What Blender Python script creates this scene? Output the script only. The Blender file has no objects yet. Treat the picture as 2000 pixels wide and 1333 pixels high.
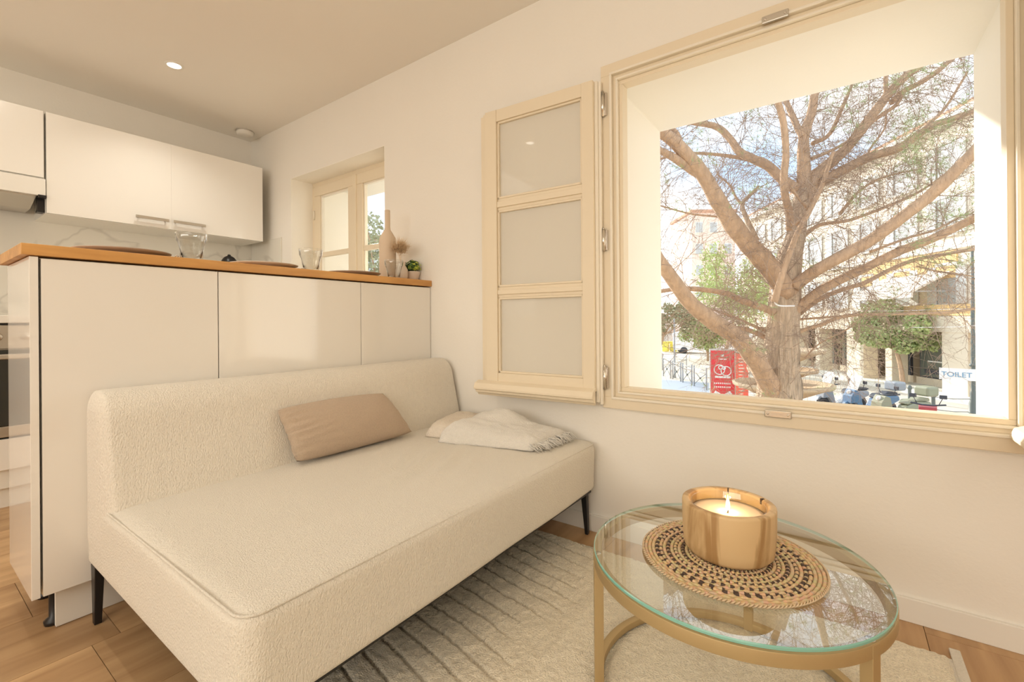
import bpy, bmesh, math, random
from mathutils import Vector, Matrix, noise
R = math.radians
S = bpy.context.scene
COL = S.collection
rnd = random.Random(7)

# ------------------------------------------------------------------ camera
EYE = Vector((0, 0, .92)); FPX = 891.4; CX, CY = 1000, 627.7
_y, _r = R(35.7), R(.42)
_F = Vector((-math.sin(_y), math.cos(_y), 0)); _rt = Vector((math.cos(_y), math.sin(_y), 0)); _dn = Vector((0, 0, -1))
_X = math.cos(_r) * _rt + math.sin(_r) * _dn
_D = -math.sin(_r) * _rt + math.cos(_r) * _dn
cam_d = bpy.data.cameras.new('camera'); cam = bpy.data.objects.new('camera', cam_d); COL.objects.link(cam)
cam_d.sensor_width = 36; cam_d.lens = FPX / 2000 * 36; cam_d.shift_y = -(666.5 - CY) / 2000
cam_d.clip_start = .02; cam_d.clip_end = 500
cam.matrix_world = Matrix(((_X.x, -_D.x, -_F.x, EYE.x), (_X.y, -_D.y, -_F.y, EYE.y), (_X.z, -_D.z, -_F.z, EYE.z), (0, 0, 0, 1)))
S.camera = cam

def at(px, py, dep):
    """a point of the place seen at that pixel, dep metres away"""
    return EYE + dep * (_F + (px - CX) / FPX * _X + (py - CY) / FPX * _D)

# ------------------------------------------------------------------ sky, sun, lamps, exposure
W = bpy.data.worlds.new('sky'); S.world = W; W.use_nodes = True
nt = W.node_tree; nt.nodes.clear()
N = nt.nodes.new; L = nt.links.new
tc = N('ShaderNodeTexCoord'); no = N('ShaderNodeTexNoise'); no.inputs['Scale'].default_value = 3.2; no.inputs['Detail'].default_value = 6
cr = N('ShaderNodeValToRGB'); cr.color_ramp.elements[0].position = .38; cr.color_ramp.elements[1].position = .57
cr.color_ramp.elements[0].color = (.50, .79, 1.14, 1); cr.color_ramp.elements[1].color = (1.2, 1.2, 1.18, 1)
sx = N('ShaderNodeSeparateXYZ'); mr = N('ShaderNodeMapRange'); mr.inputs[1].default_value = .0; mr.inputs[2].default_value = .32
mx = N('ShaderNodeMix'); mx.data_type = 'RGBA'; mx.inputs[6].default_value = (1.24, 1.22, 1.18, 1)
bg = N('ShaderNodeBackground'); bg.inputs[1].default_value = 1.35; ow = N('ShaderNodeOutputWorld')
L(tc.outputs['Generated'], no.inputs['Vector']); L(no.outputs['Fac'], cr.inputs[0]); L(tc.outputs['Generated'], sx.inputs[0])
L(sx.outputs[2], mr.inputs[0]); L(mr.outputs[0], mx.inputs[0]); L(cr.outputs[0], mx.inputs[7]); L(mx.outputs[2], bg.inputs[0]); L(bg.outputs[0], ow.inputs[0])

def lamp(name, kind, loc, energy, color, **k):
    d = bpy.data.lights.new(name, kind); d.energy = energy; d.color = color
    for a, b in k.items(): setattr(d, a, b)
    o = bpy.data.objects.new(name, d); o.location = loc; COL.objects.link(o); return o
SUN_DIR = Vector((.83, -.56, -.295))
sun = lamp('sun', 'SUN', (-20, 20, 20), 6.6, (1, .93, .82), angle=R(.6)); sun.rotation_euler = SUN_DIR.to_track_quat('-Z', 'Y').to_euler()
WARM = (1, .95, .83)
room_fill = lamp('added_room_fill', 'AREA', (.6, -1.3, 2.38), 20, WARM, shape='RECTANGLE', size=2.6, size_y=2.2)  # added overhead area fill for general warmth, no fitting behind it
back_fill = lamp('added_fill_behind', 'AREA', (-.4, -2.85, 1.65), 82, (1, .965, .88), shape='RECTANGLE', size=4.2, size_y=1.3); back_fill.rotation_euler = (R(104), 0, 0)  # added fill from behind to lift ceiling and room, no window there
kitchen_lamp = lamp('kitchen_ceiling_lamp', 'AREA', (-2.95, -.3, 2.38), 7, WARM, shape='RECTANGLE', size=1.0, size_y=1.6)
S.view_settings.view_transform = 'Standard'; S.view_settings.look = 'None'; S.view_settings.gamma = 1
S.view_settings.exposure = 0.15; S.view_settings.use_curve_mapping = False
S.cycles.use_denoising = True; S.cycles.max_bounces = 10; S.cycles.diffuse_bounces = 6; S.cycles.glossy_bounces = 5
S.cycles.transparent_max_bounces = 24; S.cycles.transmission_bounces = 10; S.cycles.caustics_reflective = False; S.cycles.caustics_refractive = False
S.cycles.sample_clamp_indirect = 6

# ------------------------------------------------------------------ materials
M = {}
def mat(name, col, rough=.6, metal=0, spec=.5, bump=0, bscale=50, var=0, vscale=8, coat=0, emit=None, es=0, stretch=None, sheen=0, coords='Object'):
    m = bpy.data.materials.new(name); m.use_nodes = True; t = m.node_tree; b = t.nodes['Principled BSDF']
    b.inputs['Base Color'].default_value = (*col, 1); b.inputs['Roughness'].default_value = rough; b.inputs['Metallic'].default_value = metal
    b.inputs['Specular IOR Level'].default_value = spec; b.inputs['Coat Weight'].default_value = coat; b.inputs['Coat Roughness'].default_value = .04
    if sheen: b.inputs['Sheen Weight'].default_value = sheen
    if emit: b.inputs['Emission Color'].default_value = (*emit, 1); b.inputs['Emission Strength'].default_value = es
    if bump or var:
        c = t.nodes.new('ShaderNodeTexCoord'); mp = t.nodes.new('ShaderNodeMapping'); t.links.new(c.outputs[coords], mp.inputs[0])
        if stretch: mp.inputs['Scale'].default_value = stretch
    if bump:
        n = t.nodes.new('ShaderNodeTexNoise'); n.inputs['Scale'].default_value = bscale; n.inputs['Detail'].default_value = 4
        u = t.nodes.new('ShaderNodeBump'); u.inputs['Strength'].default_value = min(1, bump); u.inputs['Distance'].default_value = .004 * max(1, bump)
        t.links.new(mp.outputs[0], n.inputs['Vector']); t.links.new(n.outputs['Fac'], u.inputs['Height']); t.links.new(u.outputs[0], b.inputs['Normal'])
    if var:
        n = t.nodes.new('ShaderNodeTexNoise'); n.inputs['Scale'].default_value = vscale; n.inputs['Detail'].default_value = 5
        r = t.nodes.new('ShaderNodeMix'); r.data_type = 'RGBA'
        r.inputs[6].default_value = (*[v * (1 - var) for v in col], 1); r.inputs[7].default_value = (*[min(1, v * (1 + var * .6)) for v in col], 1)
        t.links.new(mp.outputs[0], n.inputs['Vector']); t.links.new(n.outputs['Fac'], r.inputs[0]); t.links.new(r.outputs[2], b.inputs['Base Color'])
    M[name] = m; return m

mat('wall_paint', (.86, .825, .765), .75, bump=.15, bscale=90, var=.02, vscale=2)
mat('reveal_paint', (.91, .875, .80), .7, bump=.1, bscale=60)
mat('ceiling_paint', (.87, .835, .775), .8)
mat('frame_paint', (.80, .70, .54), .45, bump=.1, bscale=40)
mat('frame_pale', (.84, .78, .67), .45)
mat('gloss_white', (.87, .84, .79), .12, coat=.6)
mat('white_matt', (.82, .79, .73), .5)
mat('black', (.012, .011, .012), .35)
mat('black_glass', (.010, .012, .010), .08, coat=1)
mat('steel', (.62, .58, .52), .32, metal=1)
mat('chrome', (.72, .68, .62), .18, metal=1)
mat('gold', (.50, .37, .19), .45, metal=.45, bump=.05, bscale=200)
mat('plate_grey', (.50, .42, .36), .45)
mat('plate_pale', (.72, .65, .58), .45)
mat('pot_beige', (.72, .62, .52), .6)
mat('vase_beige', (.70, .56, .42), .75, bump=.2, bscale=60)
mat('dried', (.72, .55, .36), .9)
mat('leaf_green', (.10, .20, .04), .5, var=.5, vscale=60)
mat('leaf_lime', (.45, .50, .06), .5)
mat('wax', (.86, .74, .58), .35)
mat('flame', (1, .7, .3), .5, emit=(1, .62, .22), es=14)
mat('lampglow', (1, .9, .8), .5, emit=(1, .93, .80), es=9)
mat('throw_wool', (.88, .84, .77), .95, bump=1.8, bscale=260, var=.04, vscale=60, sheen=.5)
mat('throw_fold', (.78, .70, .60), .95, bump=1.2, bscale=160, var=.08, vscale=60)
mat('cushion', (.62, .475, .345), .92, bump=1.2, bscale=420, var=.14, vscale=160, sheen=.2)
mat('boucle', (.83, .77, .665), .95, bump=1.3, bscale=300, var=.10, vscale=230, sheen=.25, stretch=(1, 1, .6))
mat('boucle_back', (.83, .77, .67), .95, bump=1.4, bscale=250, var=.07, vscale=110, sheen=.25, stretch=(1, 1, .5))
mat('wick', (.05, .03, .02), .9)
# outside
mat('bark', (.56, .38, .245), .9, bump=8, bscale=22, var=.45, vscale=16, stretch=(1, 1, .35))
mat('bark_old', (.64, .49, .35), .95, bump=14, bscale=9, var=.62, vscale=12, stretch=(2.6, 2.6, .32))
mat('twig', (.36, .26, .19), .9)
mat('needle', (.38, .45, .22), .8)
mat('foliage', (.44, .52, .22), .7, var=.3, vscale=3)
mat('foliage_olive', (.42, .42, .26), .7, var=.3, vscale=3)
mat('foliage_bright', (.52, .60, .24), .7, var=.3, vscale=2)
mat('paving', (.66, .60, .51), .9, var=.06, vscale=1.2)
mat('paving_joint', (.50, .45, .39), .9)
mat('asphalt', (.36, .41, .48), .9, var=.08, vscale=.8)  # asphalt grey with the bluish foreground shadow mixed into the colour
mat('stone_pale', (.78, .68, .53), .85, var=.06, vscale=.6)
mat('stone_white', (.88, .84, .76), .85)
mat('facade', (.90, .80, .66), .9, var=.05, vscale=.3)
mat('facade_ochre', (.86, .58, .26), .9)
mat('facade_pink', (.86, .68, .58), .9)
mat('shutter_blue', (.72, .73, .70), .8)
mat('window_dark', (.48, .50, .50), .15, coat=.5)
mat('shop_glass', (.15, .17, .15), .1, coat=1)
mat('shop_green', (.28, .42, .32), .7)
mat('roof', (.62, .36, .24), .9)
mat('fountain_stone', (.60, .46, .30), .85, bump=2, bscale=6, var=.2, vscale=3)
mat('sign_red', (.72, .045, .06), .4)
mat('banner_red', (.90, .17, .12), .6)
mat('print_white', (.88, .86, .84), .5)
mat('sign_grey', (.60, .57, .53), .5)
mat('sign_blue', (.16, .34, .52), .5)
mat('iron', (.13, .15, .14), .5)
mat('iron_pale', (.42, .42, .42), .5)
mat('moto_grey', (.30, .33, .37), .3, coat=.4)
mat('moto_dark', (.05, .055, .07), .4)
mat('moto_blue', (.10, .20, .34), .3, coat=.4)
mat('moto_olive', (.28, .29, .20), .4)
mat('moto_red', (.42, .05, .06), .3, coat=.4)
mat('van_white', (.85, .86, .88), .4)
mat('yellow', (.86, .74, .12), .6)

def wood(name, dark, light, axis='Y', scale=1.0, rough=.45, obj_random=False, bump=.3):
    m = bpy.data.materials.new(name); m.use_nodes = True; t = m.node_tree; b = t.nodes['Principled BSDF']; n = t.nodes.new; l = t.links.new
    c = n('ShaderNodeTexCoord'); mp = n('ShaderNodeMapping'); sc = [9 * scale] * 3; sc['XYZ'.index(axis)] = .9 * scale; mp.inputs['Scale'].default_value = sc
    l(c.outputs['Object'], mp.inputs[0])
    if obj_random:
        oi = n('ShaderNodeObjectInfo'); ml = n('ShaderNodeMath'); ml.operation = 'MULTIPLY'; ml.inputs[1].default_value = 37
        cb = n('ShaderNodeCombineXYZ'); l(oi.outputs['Random'], ml.inputs[0]); l(ml.outputs[0], cb.inputs[0]); l(ml.outputs[0], cb.inputs[1]); l(cb.outputs[0], mp.inputs['Location'])
    a = n('ShaderNodeTexNoise'); a.inputs['Scale'].default_value = 1.6; a.inputs['Detail'].default_value = 8; a.inputs['Distortion'].default_value = .6
    l(mp.outputs[0], a.inputs['Vector'])
    r = n('ShaderNodeValToRGB'); r.color_ramp.elements[0].position = .3; r.color_ramp.elements[1].position = .7
    r.color_ramp.elements[0].color = (*dark, 1); r.color_ramp.elements[1].color = (*light, 1)
    l(a.outputs['Fac'], r.inputs[0]); out = r.outputs[0]
    if obj_random:
        hv = n('ShaderNodeHueSaturation'); mr_ = n('ShaderNodeMapRange'); mr_.inputs[3].default_value = .88; mr_.inputs[4].default_value = 1.1
        l(oi.outputs['Random'], mr_.inputs[0]); l(mr_.outputs[0], hv.inputs['Value']); l(out, hv.inputs['Color']); out = hv.outputs[0]
    l(out, b.inputs['Base Color']); b.inputs['Roughness'].default_value = rough
    u = n('ShaderNodeBump'); u.inputs['Strength'].default_value = bump; u.inputs['Distance'].default_value = .001; l(a.outputs['Fac'], u.inputs['Height']); l(u.outputs[0], b.inputs['Normal'])
    M[name] = m
wood('floor_oak', (.36, .205, .095), (.60, .385, .20), 'Y', 1.0, .42, True)
wood('worktop_oak', (.50, .235, .062), (.74, .40, .13), 'Y', 1.6, .4)
wood('bowl_wood', (.40, .235, .095), (.68, .485, .26), 'Z', .95, .5)

_rp = [n_ for n_ in M['bowl_wood'].node_tree.nodes if n_.type == 'VALTORGB'][0].color_ramp
_rp.elements[0].position = .36; _rp.elements[1].position = .50; [n_ for n_ in M['bowl_wood'].node_tree.nodes if n_.type == 'TEX_NOISE'][0].inputs['Distortion'].default_value = 1.6
def thin_glass(name, tint=(1, 1, 1), refl=1.0, rough=0.0, body=0.0, bodycol=(1, 1, 1)):
    m = bpy.data.materials.new(name); m.use_nodes = True; t = m.node_tree; t.nodes.clear(); n = t.nodes.new; l = t.links.new
    o = n('ShaderNodeOutputMaterial'); tr = n('ShaderNodeBsdfTransparent'); tr.inputs[0].default_value = (*tint, 1)
    g = n('ShaderNodeBsdfGlossy'); g.inputs['Roughness'].default_value = rough
    f = n('ShaderNodeFresnel'); f.inputs[0].default_value = 1.45; mu = n('ShaderNodeMath'); mu.operation = 'MULTIPLY'; mu.inputs[1].default_value = refl; mu.use_clamp = True
    geo = n('ShaderNodeNewGeometry'); ab = n('ShaderNodeMapRange')
    # the Fresnel node flips inside a solid; face it outward so both sides of a thin pane reflect alike
    l(f.outputs[0], mu.inputs[0]); x = n('ShaderNodeMixShader')
    base = tr.outputs[0]
    if body:
        d = n('ShaderNodeBsdfDiffuse'); d.inputs[0].default_value = (*bodycol, 1); x2 = n('ShaderNodeMixShader'); x2.inputs[0].default_value = body
        l(tr.outputs[0], x2.inputs[1]); l(d.outputs[0], x2.inputs[2]); base = x2.outputs[0]
    mb = n('ShaderNodeMath'); mb.operation = 'MULTIPLY'; sb = n('ShaderNodeMath'); sb.operation = 'SUBTRACT'; sb.inputs[0].default_value = 1
    l(geo.outputs['Backfacing'], sb.inputs[1]); l(mu.outputs[0], mb.inputs[0]); l(sb.outputs[0], mb.inputs[1]); l(mb.outputs[0], x.inputs[0])
    l(base, x.inputs[1]); l(g.outputs[0], x.inputs[2]); l(x.outputs[0], o.inputs[0]); M[name] = m
thin_glass('pane', (.97, .98, .98), 1.0)
thin_glass('leaf_pane', (.97, .97, .95), 1.0, 0, .55, (.93, .89, .81))
thin_glass('table_glass', (.96, .985, .97), 3.6)
thin_glass('tumbler_glass', (.97, .975, .97), 3.6)
thin_glass('liner_glass', (.96, .97, .96), 2.2)
mat('glass_edge', (.22, .50, .42), .1, coat=1)

# marble splashback: pale stone with soft grey veins
m = bpy.data.materials.new('marble'); m.use_nodes = True; t = m.node_tree; b = t.nodes['Principled BSDF']; n = t.nodes.new; l = t.links.new
c = n('ShaderNodeTexCoord'); a = n('ShaderNodeTexNoise'); a.inputs['Scale'].default_value = 1.5; a.inputs['Detail'].default_value = 4; a.inputs['Distortion'].default_value = 1.0
l(c.outputs['Object'], a.inputs['Vector']); s1 = n('ShaderNodeMath'); s1.operation = 'SUBTRACT'; s1.inputs[1].default_value = .5; s2 = n('ShaderNodeMath'); s2.operation = 'ABSOLUTE'
l(a.outputs['Fac'], s1.inputs[0]); l(s1.outputs[0], s2.inputs[0]); r = n('ShaderNodeValToRGB'); r.color_ramp.elements[0].color = (.66, .63, .57, 1); r.color_ramp.elements[1].color = (.80, .77, .70, 1)
r.color_ramp.elements[1].position = .022; l(s2.outputs[0], r.inputs[0]); l(r.outputs[0], b.inputs['Base Color']); b.inputs['Roughness'].default_value = .15; M['marble'] = m

# ------------------------------------------------------------------ mesh helpers
class MB:
    def __init__(s): s.v = []; s.f = []; s.sm = []
    def add(s, vs, fs, smooth=False, T=None):
        o = len(s.v); s.v += [tuple(T @ Vector(p)) if T else tuple(p) for p in vs]; s.f += [tuple(i + o for i in f) for f in fs]; s.sm += [smooth] * len(fs); return s
    def box(s, x0, x1, y0, y1, z0, z1, T=None):
        x0, x1 = min(x0, x1), max(x0, x1); y0, y1 = min(y0, y1), max(y0, y1); z0, z1 = min(z0, z1), max(z0, z1)
        v = [(x, y, z) for z in (z0, z1) for y in (y0, y1) for x in (x0, x1)]
        return s.add(v, [(0, 2, 3, 1), (4, 5, 7, 6), (0, 1, 5, 4), (2, 6, 7, 3), (0, 4, 6, 2), (1, 3, 7, 5)], T=T)
    def lathe(s, prof, c=(0, 0, 0), n=32, T=None, close=False, smooth=True):
        v = []; f = []; k = len(prof)
        for i in range(n):
            a = 2 * math.pi * i / n
            for r_, z in prof: v.append((c[0] + r_ * math.cos(a), c[1] + r_ * math.sin(a), c[2] + z))
        for i in range(n):
            j = (i + 1) % n
            for q in range(k if close else k - 1):
                p = (q + 1) % k; f.append((i * k + q, j * k + q, j * k + p, i * k + p))
        return s.add(v, f, smooth, T)
    def tube(s, pts, rad, n=6, cap=True, smooth=True):
        pts = [Vector(p) for p in pts]; k = len(pts)
        if not hasattr(rad, '__len__'): rad = [rad] * k
        v = []; f = []; d0 = (pts[1] - pts[0]).normalized(); up = Vector((0, 0, 1)) if abs(d0.z) < .9 else Vector((1, 0, 0)); a = d0.cross(up).normalized()
        for i in range(k):
            d = (pts[min(i + 1, k - 1)] - pts[max(i - 1, 0)]).normalized(); a = (a - d * a.dot(d)).normalized(); b_ = d.cross(a)
            for j in range(n):
                t_ = 2 * math.pi * j / n; v.append(pts[i] + rad[i] * (math.cos(t_) * a + math.sin(t_) * b_))
        for i in range(k - 1):
            for j in range(n): q = (j + 1) % n; f.append((i * n + j, i * n + q, (i + 1) * n + q, (i + 1) * n + j))
        if cap: f.append(tuple(range(n))[::-1]); f.append(tuple((k - 1) * n + j for j in range(n)))
        return s.add(v, f, smooth)
    def prism(s, poly, a0, a1, axis='y', T=None):
        def P(u, w, t_): return {'y': (u, t_, w), 'x': (t_, u, w), 'z': (u, w, t_)}[axis]
        n = len(poly); v = [P(*p, a0) for p in poly] + [P(*p, a1) for p in poly]
        f = [tuple(range(n)), tuple(range(n, 2 * n))[::-1]] + [(i, i + n, (i + 1) % n + n, (i + 1) % n) for i in range(n)]
        return s.add(v, f, T=T)
    def ring_rect(s, x0, x1, z0, z1, w, y0, y1):
        s.box(x0, x1, y0, y1, z0, z0 + w); s.box(x0, x1, y0, y1, z1 - w, z1); s.box(x0, x0 + w, y0, y1, z0 + w, z1 - w); s.box(x1 - w, x1, y0, y1, z0 + w, z1 - w); return s
    def build(s, name, m, parent=None, bevel=0, seg=2, sub=0, fix=True):
        me = bpy.data.meshes.new(name); me.from_pydata(s.v, [], s.f)
        me.polygons.foreach_set('use_smooth', s.sm)
        if fix:
            bm = bmesh.new(); bm.from_mesh(me); bmesh.ops.recalc_face_normals(bm, faces=bm.faces); bm.to_mesh(me); bm.free()
        for q in (m if isinstance(m, (list, tuple)) else [m]): me.materials.append(M[q])
        o = bpy.data.objects.new(name, me); COL.objects.link(o)
        if parent: o.parent = parent; o.matrix_parent_inverse = parent.matrix_basis.inverted()
        if bevel: b_ = o.modifiers.new('bevel', 'BEVEL'); b_.width = bevel; b_.segments = seg; b_.limit_method = 'ANGLE'; b_.harden_normals = False
        return o

def tag(o, label, cat, group=None, kind=None):
    o['label'] = label; o['category'] = cat
    if group: o['group'] = group
    if kind: o['kind'] = kind
    return o
def thing(name, label, cat, loc=(0, 0, 0), group=None):
    o = bpy.data.objects.new(name, None); COL.objects.link(o); o.location = loc; o.empty_display_size = .1
    return tag(o, label, cat, group)
def struct(o): o['kind'] = 'structure'; return o
def stuff(o): o['kind'] = 'stuff'; return o
def bx(name, m, dims, parent=None, bevel=0, seg=2): return MB().box(*dims).build(name, m, parent, bevel, seg)

def rbox(x0, x1, y0, y1, z0, z1, r, n=(16, 16, 8), fn=None):
    """closed rounded box with an even grid on each face"""
    bm = bmesh.new(); seen = {}
    C = Vector(((x0 + x1) / 2, (y0 + y1) / 2, (z0 + z1) / 2)); H = Vector(((x1 - x0) / 2, (y1 - y0) / 2, (z1 - z0) / 2))
    rr = r if hasattr(r, '__len__') else (r, r, r)
    def vert(u):
        key = tuple(round(c_, 5) for c_ in u)
        if key in seen: return seen[key]
        p = Vector([u[i] * H[i] for i in range(3)]); q = Vector([max(-H[i] + rr[i], min(H[i] - rr[i], p[i])) for i in range(3)])
        d = Vector([(p[i] - q[i]) / rr[i] for i in range(3)])
        if d.length > 0: d.normalize()
        w = C + q + Vector([d[i] * rr[i] for i in range(3)])
        if fn: w = fn(w)
        seen[key] = bm.verts.new(w); return seen[key]
    def ax(k):   # denser near the edges
        g = rr[k] / H[k]; e = 5; mid = max(2, n[k]); a = [-1 + g * i / e for i in range(e)] + [-1 + g + (2 - 2 * g) * i / mid for i in range(mid)] + [1 - g + g * i / e for i in range(e + 1)]
        return a
    for k in range(3):
        i, j = [q for q in range(3) if q != k]; A, B = ax(i), ax(j)
        for sgn in (-1, 1):
            for p in range(len(A) - 1):
                for q in range(len(B) - 1):
                    c_ = []
                    for (aa, bb) in ((A[p], B[q]), (A[p + 1], B[q]), (A[p + 1], B[q + 1]), (A[p], B[q + 1])):
                        u = [0, 0, 0]; u[k] = sgn; u[i] = aa; u[j] = bb; c_.append(vert(u))
                    try: bm.faces.new(c_)
                    except ValueError: pass
    bmesh.ops.recalc_face_normals(bm, faces=bm.faces)
    for f in bm.faces: f.smooth = True
    return bm
def bmobj(name, bm, m, parent=None):
    me = bpy.data.meshes.new(name); bm.to_mesh(me); bm.free()
    for q in (m if isinstance(m, (list, tuple)) else [m]): me.materials.append(M[q])
    o = bpy.data.objects.new(name, me); COL.objects.link(o)
    if parent: o.parent = parent; o.matrix_parent_inverse = parent.matrix_basis.inverted()
    return o
def copy_obj(o, parent=None):
    c_ = o.copy(); COL.objects.link(c_)
    if parent: c_.parent = parent
    return c_
def copy_tree(o, parent=None):
    c_ = copy_obj(o, parent)
    for ch in list(o.children): copy_tree(ch, c_)
    return c_
def rot_z(a, c_=(0, 0, 0)): return Matrix.Translation(Vector(c_)) @ Matrix.Rotation(a, 4, 'Z')

# ------------------------------------------------------------------ the room
WY, WO = 1.829, 2.479       # window wall, inside and outside face
KX = -3.985                 # kitchen wall
CZ = 2.432                  # ceiling
RX, RY = 2.3, -2.9
w = MB()
SX0, SX1, SZ0, SZ1 = -3.36, -2.27, 1.02, 2.01       # small window opening
BX0, BX1, BZ0, BZ1 = -.79, .43, .54, 1.945         # big window opening
w.box(KX - .2, SX0, WY, WO, -.1, CZ); w.box(SX0, SX1, WY, WO, -.1, SZ0); w.box(SX0, SX1, WY, WO, SZ1, CZ)
w.box(SX1, BX0, WY, WO, -.1, CZ); w.box(BX0, BX1, WY, WO, -.1, BZ0); w.box(BX0, BX1, WY, WO, BZ1, CZ); w.box(BX1, RX + .2, WY, WO, -.1, CZ)
struct(w.build('wall_window', 'wall_paint'))
struct(bx('wall_kitchen', 'wall_paint', (KX - .2, KX, RY - .2, WY, -.1, CZ)))
struct(bx('wall_right', 'wall_paint', (RX, RX + .2, RY - .2, WY, -.1, CZ)))
struct(bx('wall_back', 'wall_paint', (KX, RX, RY - .2, RY, -.1, CZ)))
struct(bx('ceiling', 'ceiling_paint', (KX - .2, RX + .2, RY - .2, WO, CZ, CZ + .2)))
mat('floor_joint', (.20, .125, .065), .8)
fl = struct(bx('floor', 'floor_joint', (KX, RX, RY, WY, -.1, -.012)))
PW, PL = .3235, 1.21
x = -2.068 - PW * 6; ci = 0
while x < RX:
    y0 = RY - ((ci * .47 + .02) % 1) * PL
    y0 += ((.42 - (-.0)) - y0) % PL - PL if ci == 6 else 0
    y = y0
    while y < WY:
        a, b_ = max(y, RY), min(y + PL, WY); xa, xb = max(x, KX), min(x + PW, RX)
        if b_ - a > .03 and xb - xa > .02:
            bx('plank', 'floor_oak', (xa + .0008, xb - .0008, a + .0008, b_ - .0008, -.012, 0), fl)
        y += PL
    x += PW; ci += 1
# skirting
struct(bx('baseboard_window', 'white_matt', (-1.879, RX, WY - .012, WY, 0, .072), bevel=.002))
# window reveals and sills (painted plaster skin inside the openings)
rv = MB(); rv.box(BX0, BX0 + .004, WY + .03, WO + .003, BZ0, BZ1); rv.box(BX1 - .004, BX1, WY + .03, WO + .003, BZ0, BZ1); rv.box(BX0, BX1, WY + .03, WO + .003, BZ1 - .004, BZ1)
struct(rv.build('trim_1', 'reveal_paint'))
struct(bx('trim_2', 'reveal_paint', (BX0, BX1, WY + .03, WO + .01, BZ0, BZ0 + .006), bevel=.003))
rv = MB(); rv.box(SX0, SX0 + .004, WY, WO + .003, SZ0, SZ1); rv.box(SX1 - .004, SX1, WY, WO + .003, SZ0, SZ1); rv.box(SX0, SX1, WY, WO + .003, SZ1 - .004, SZ1); rv.box(SX0, SX1, WY, WO + .01, SZ0, SZ0 + .005)
struct(rv.build('trim_3', 'reveal_paint'))

struct(bx('trim_5', 'reveal_paint', (BX0, BX1, WY + .002, WY + .028, BZ0, .602)))
# ---- big window: frame profile, hinges, keepers and the two open leaves
w1 = bpy.data.objects.new('window_1', None); COL.objects.link(w1); w1.location = (-.18, WY, .55); struct(w1)
X0, X1, Z0, Z1 = -.826, .467, .548, 2.006
MB().ring_rect(X0, X1, Z0, Z1, .048, 1.812, 1.845).build('casing', 'frame_paint', w1, .002)
MB().ring_rect(X0 + .040, X1 - .040, Z0 + .040, Z1 - .040, .010, 1.806, 1.845).build('bead', 'frame_pale', w1, .002)
MB().ring_rect(X0 + .050, X1 - .050, Z0 + .050, Z1 - .050, .018, 1.826, 1.86).build('rebate', 'frame_paint', w1, .001)
MB().ring_rect(X0 + .064, X1 - .064, Z0 + .064, Z1 - .064, .008, 1.818, 1.88).build('bead', 'frame_pale', w1, .002)
MB().ring_rect(X0 + .072, X1 - .072, Z0 + .072, Z1 - .072, .016, 1.836, 1.89).build('stop', 'frame_paint', w1, .002)
def hinge(x, z0, z1, p):
    g = MB(); g.tube([(x, 1.800, z0), (x, 1.800, z1)], .0075, 12); g.box(x - .018, x - .006, 1.800, 1.812, z0 + .004, z1 - .004); g.box(x + .006, x + .016, 1.804, 1.812, z0 + .004, z1 - .004)
    h = g.build('hinge', 'chrome', p)
    MB().tube([(x, 1.800, z1 - .002), (x, 1.800, z1 + .006)], [.0055, .003], 10).build('hinge_tip', 'chrome', h); return h
for za, zb in ((1.786, 1.889), (1.215, 1.308), (.628, .725)): hinge(-.812, za, zb, w1); hinge(.452, za, zb, w1)
for zc in (Z1 - .045, Z0 + .045):
    k = bx('keeper', 'steel', (-.215, -.135, 1.802, 1.812, zc - .012, zc + .012), w1, .002)
    MB().lathe([(0, 0), (.004, 0), (.003, .003), (0, .003)], n=10, T=Matrix.Translation((-.205, 1.802, zc)) @ Matrix.Rotation(R(90), 4, 'X')).build('screw', 'chrome', k)
    MB().lathe([(0, 0), (.004, 0), (.003, .003), (0, .003)], n=10, T=Matrix.Translation((-.145, 1.802, zc)) @ Matrix.Rotation(R(90), 4, 'X')).build('screw', 'chrome', k)

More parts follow.
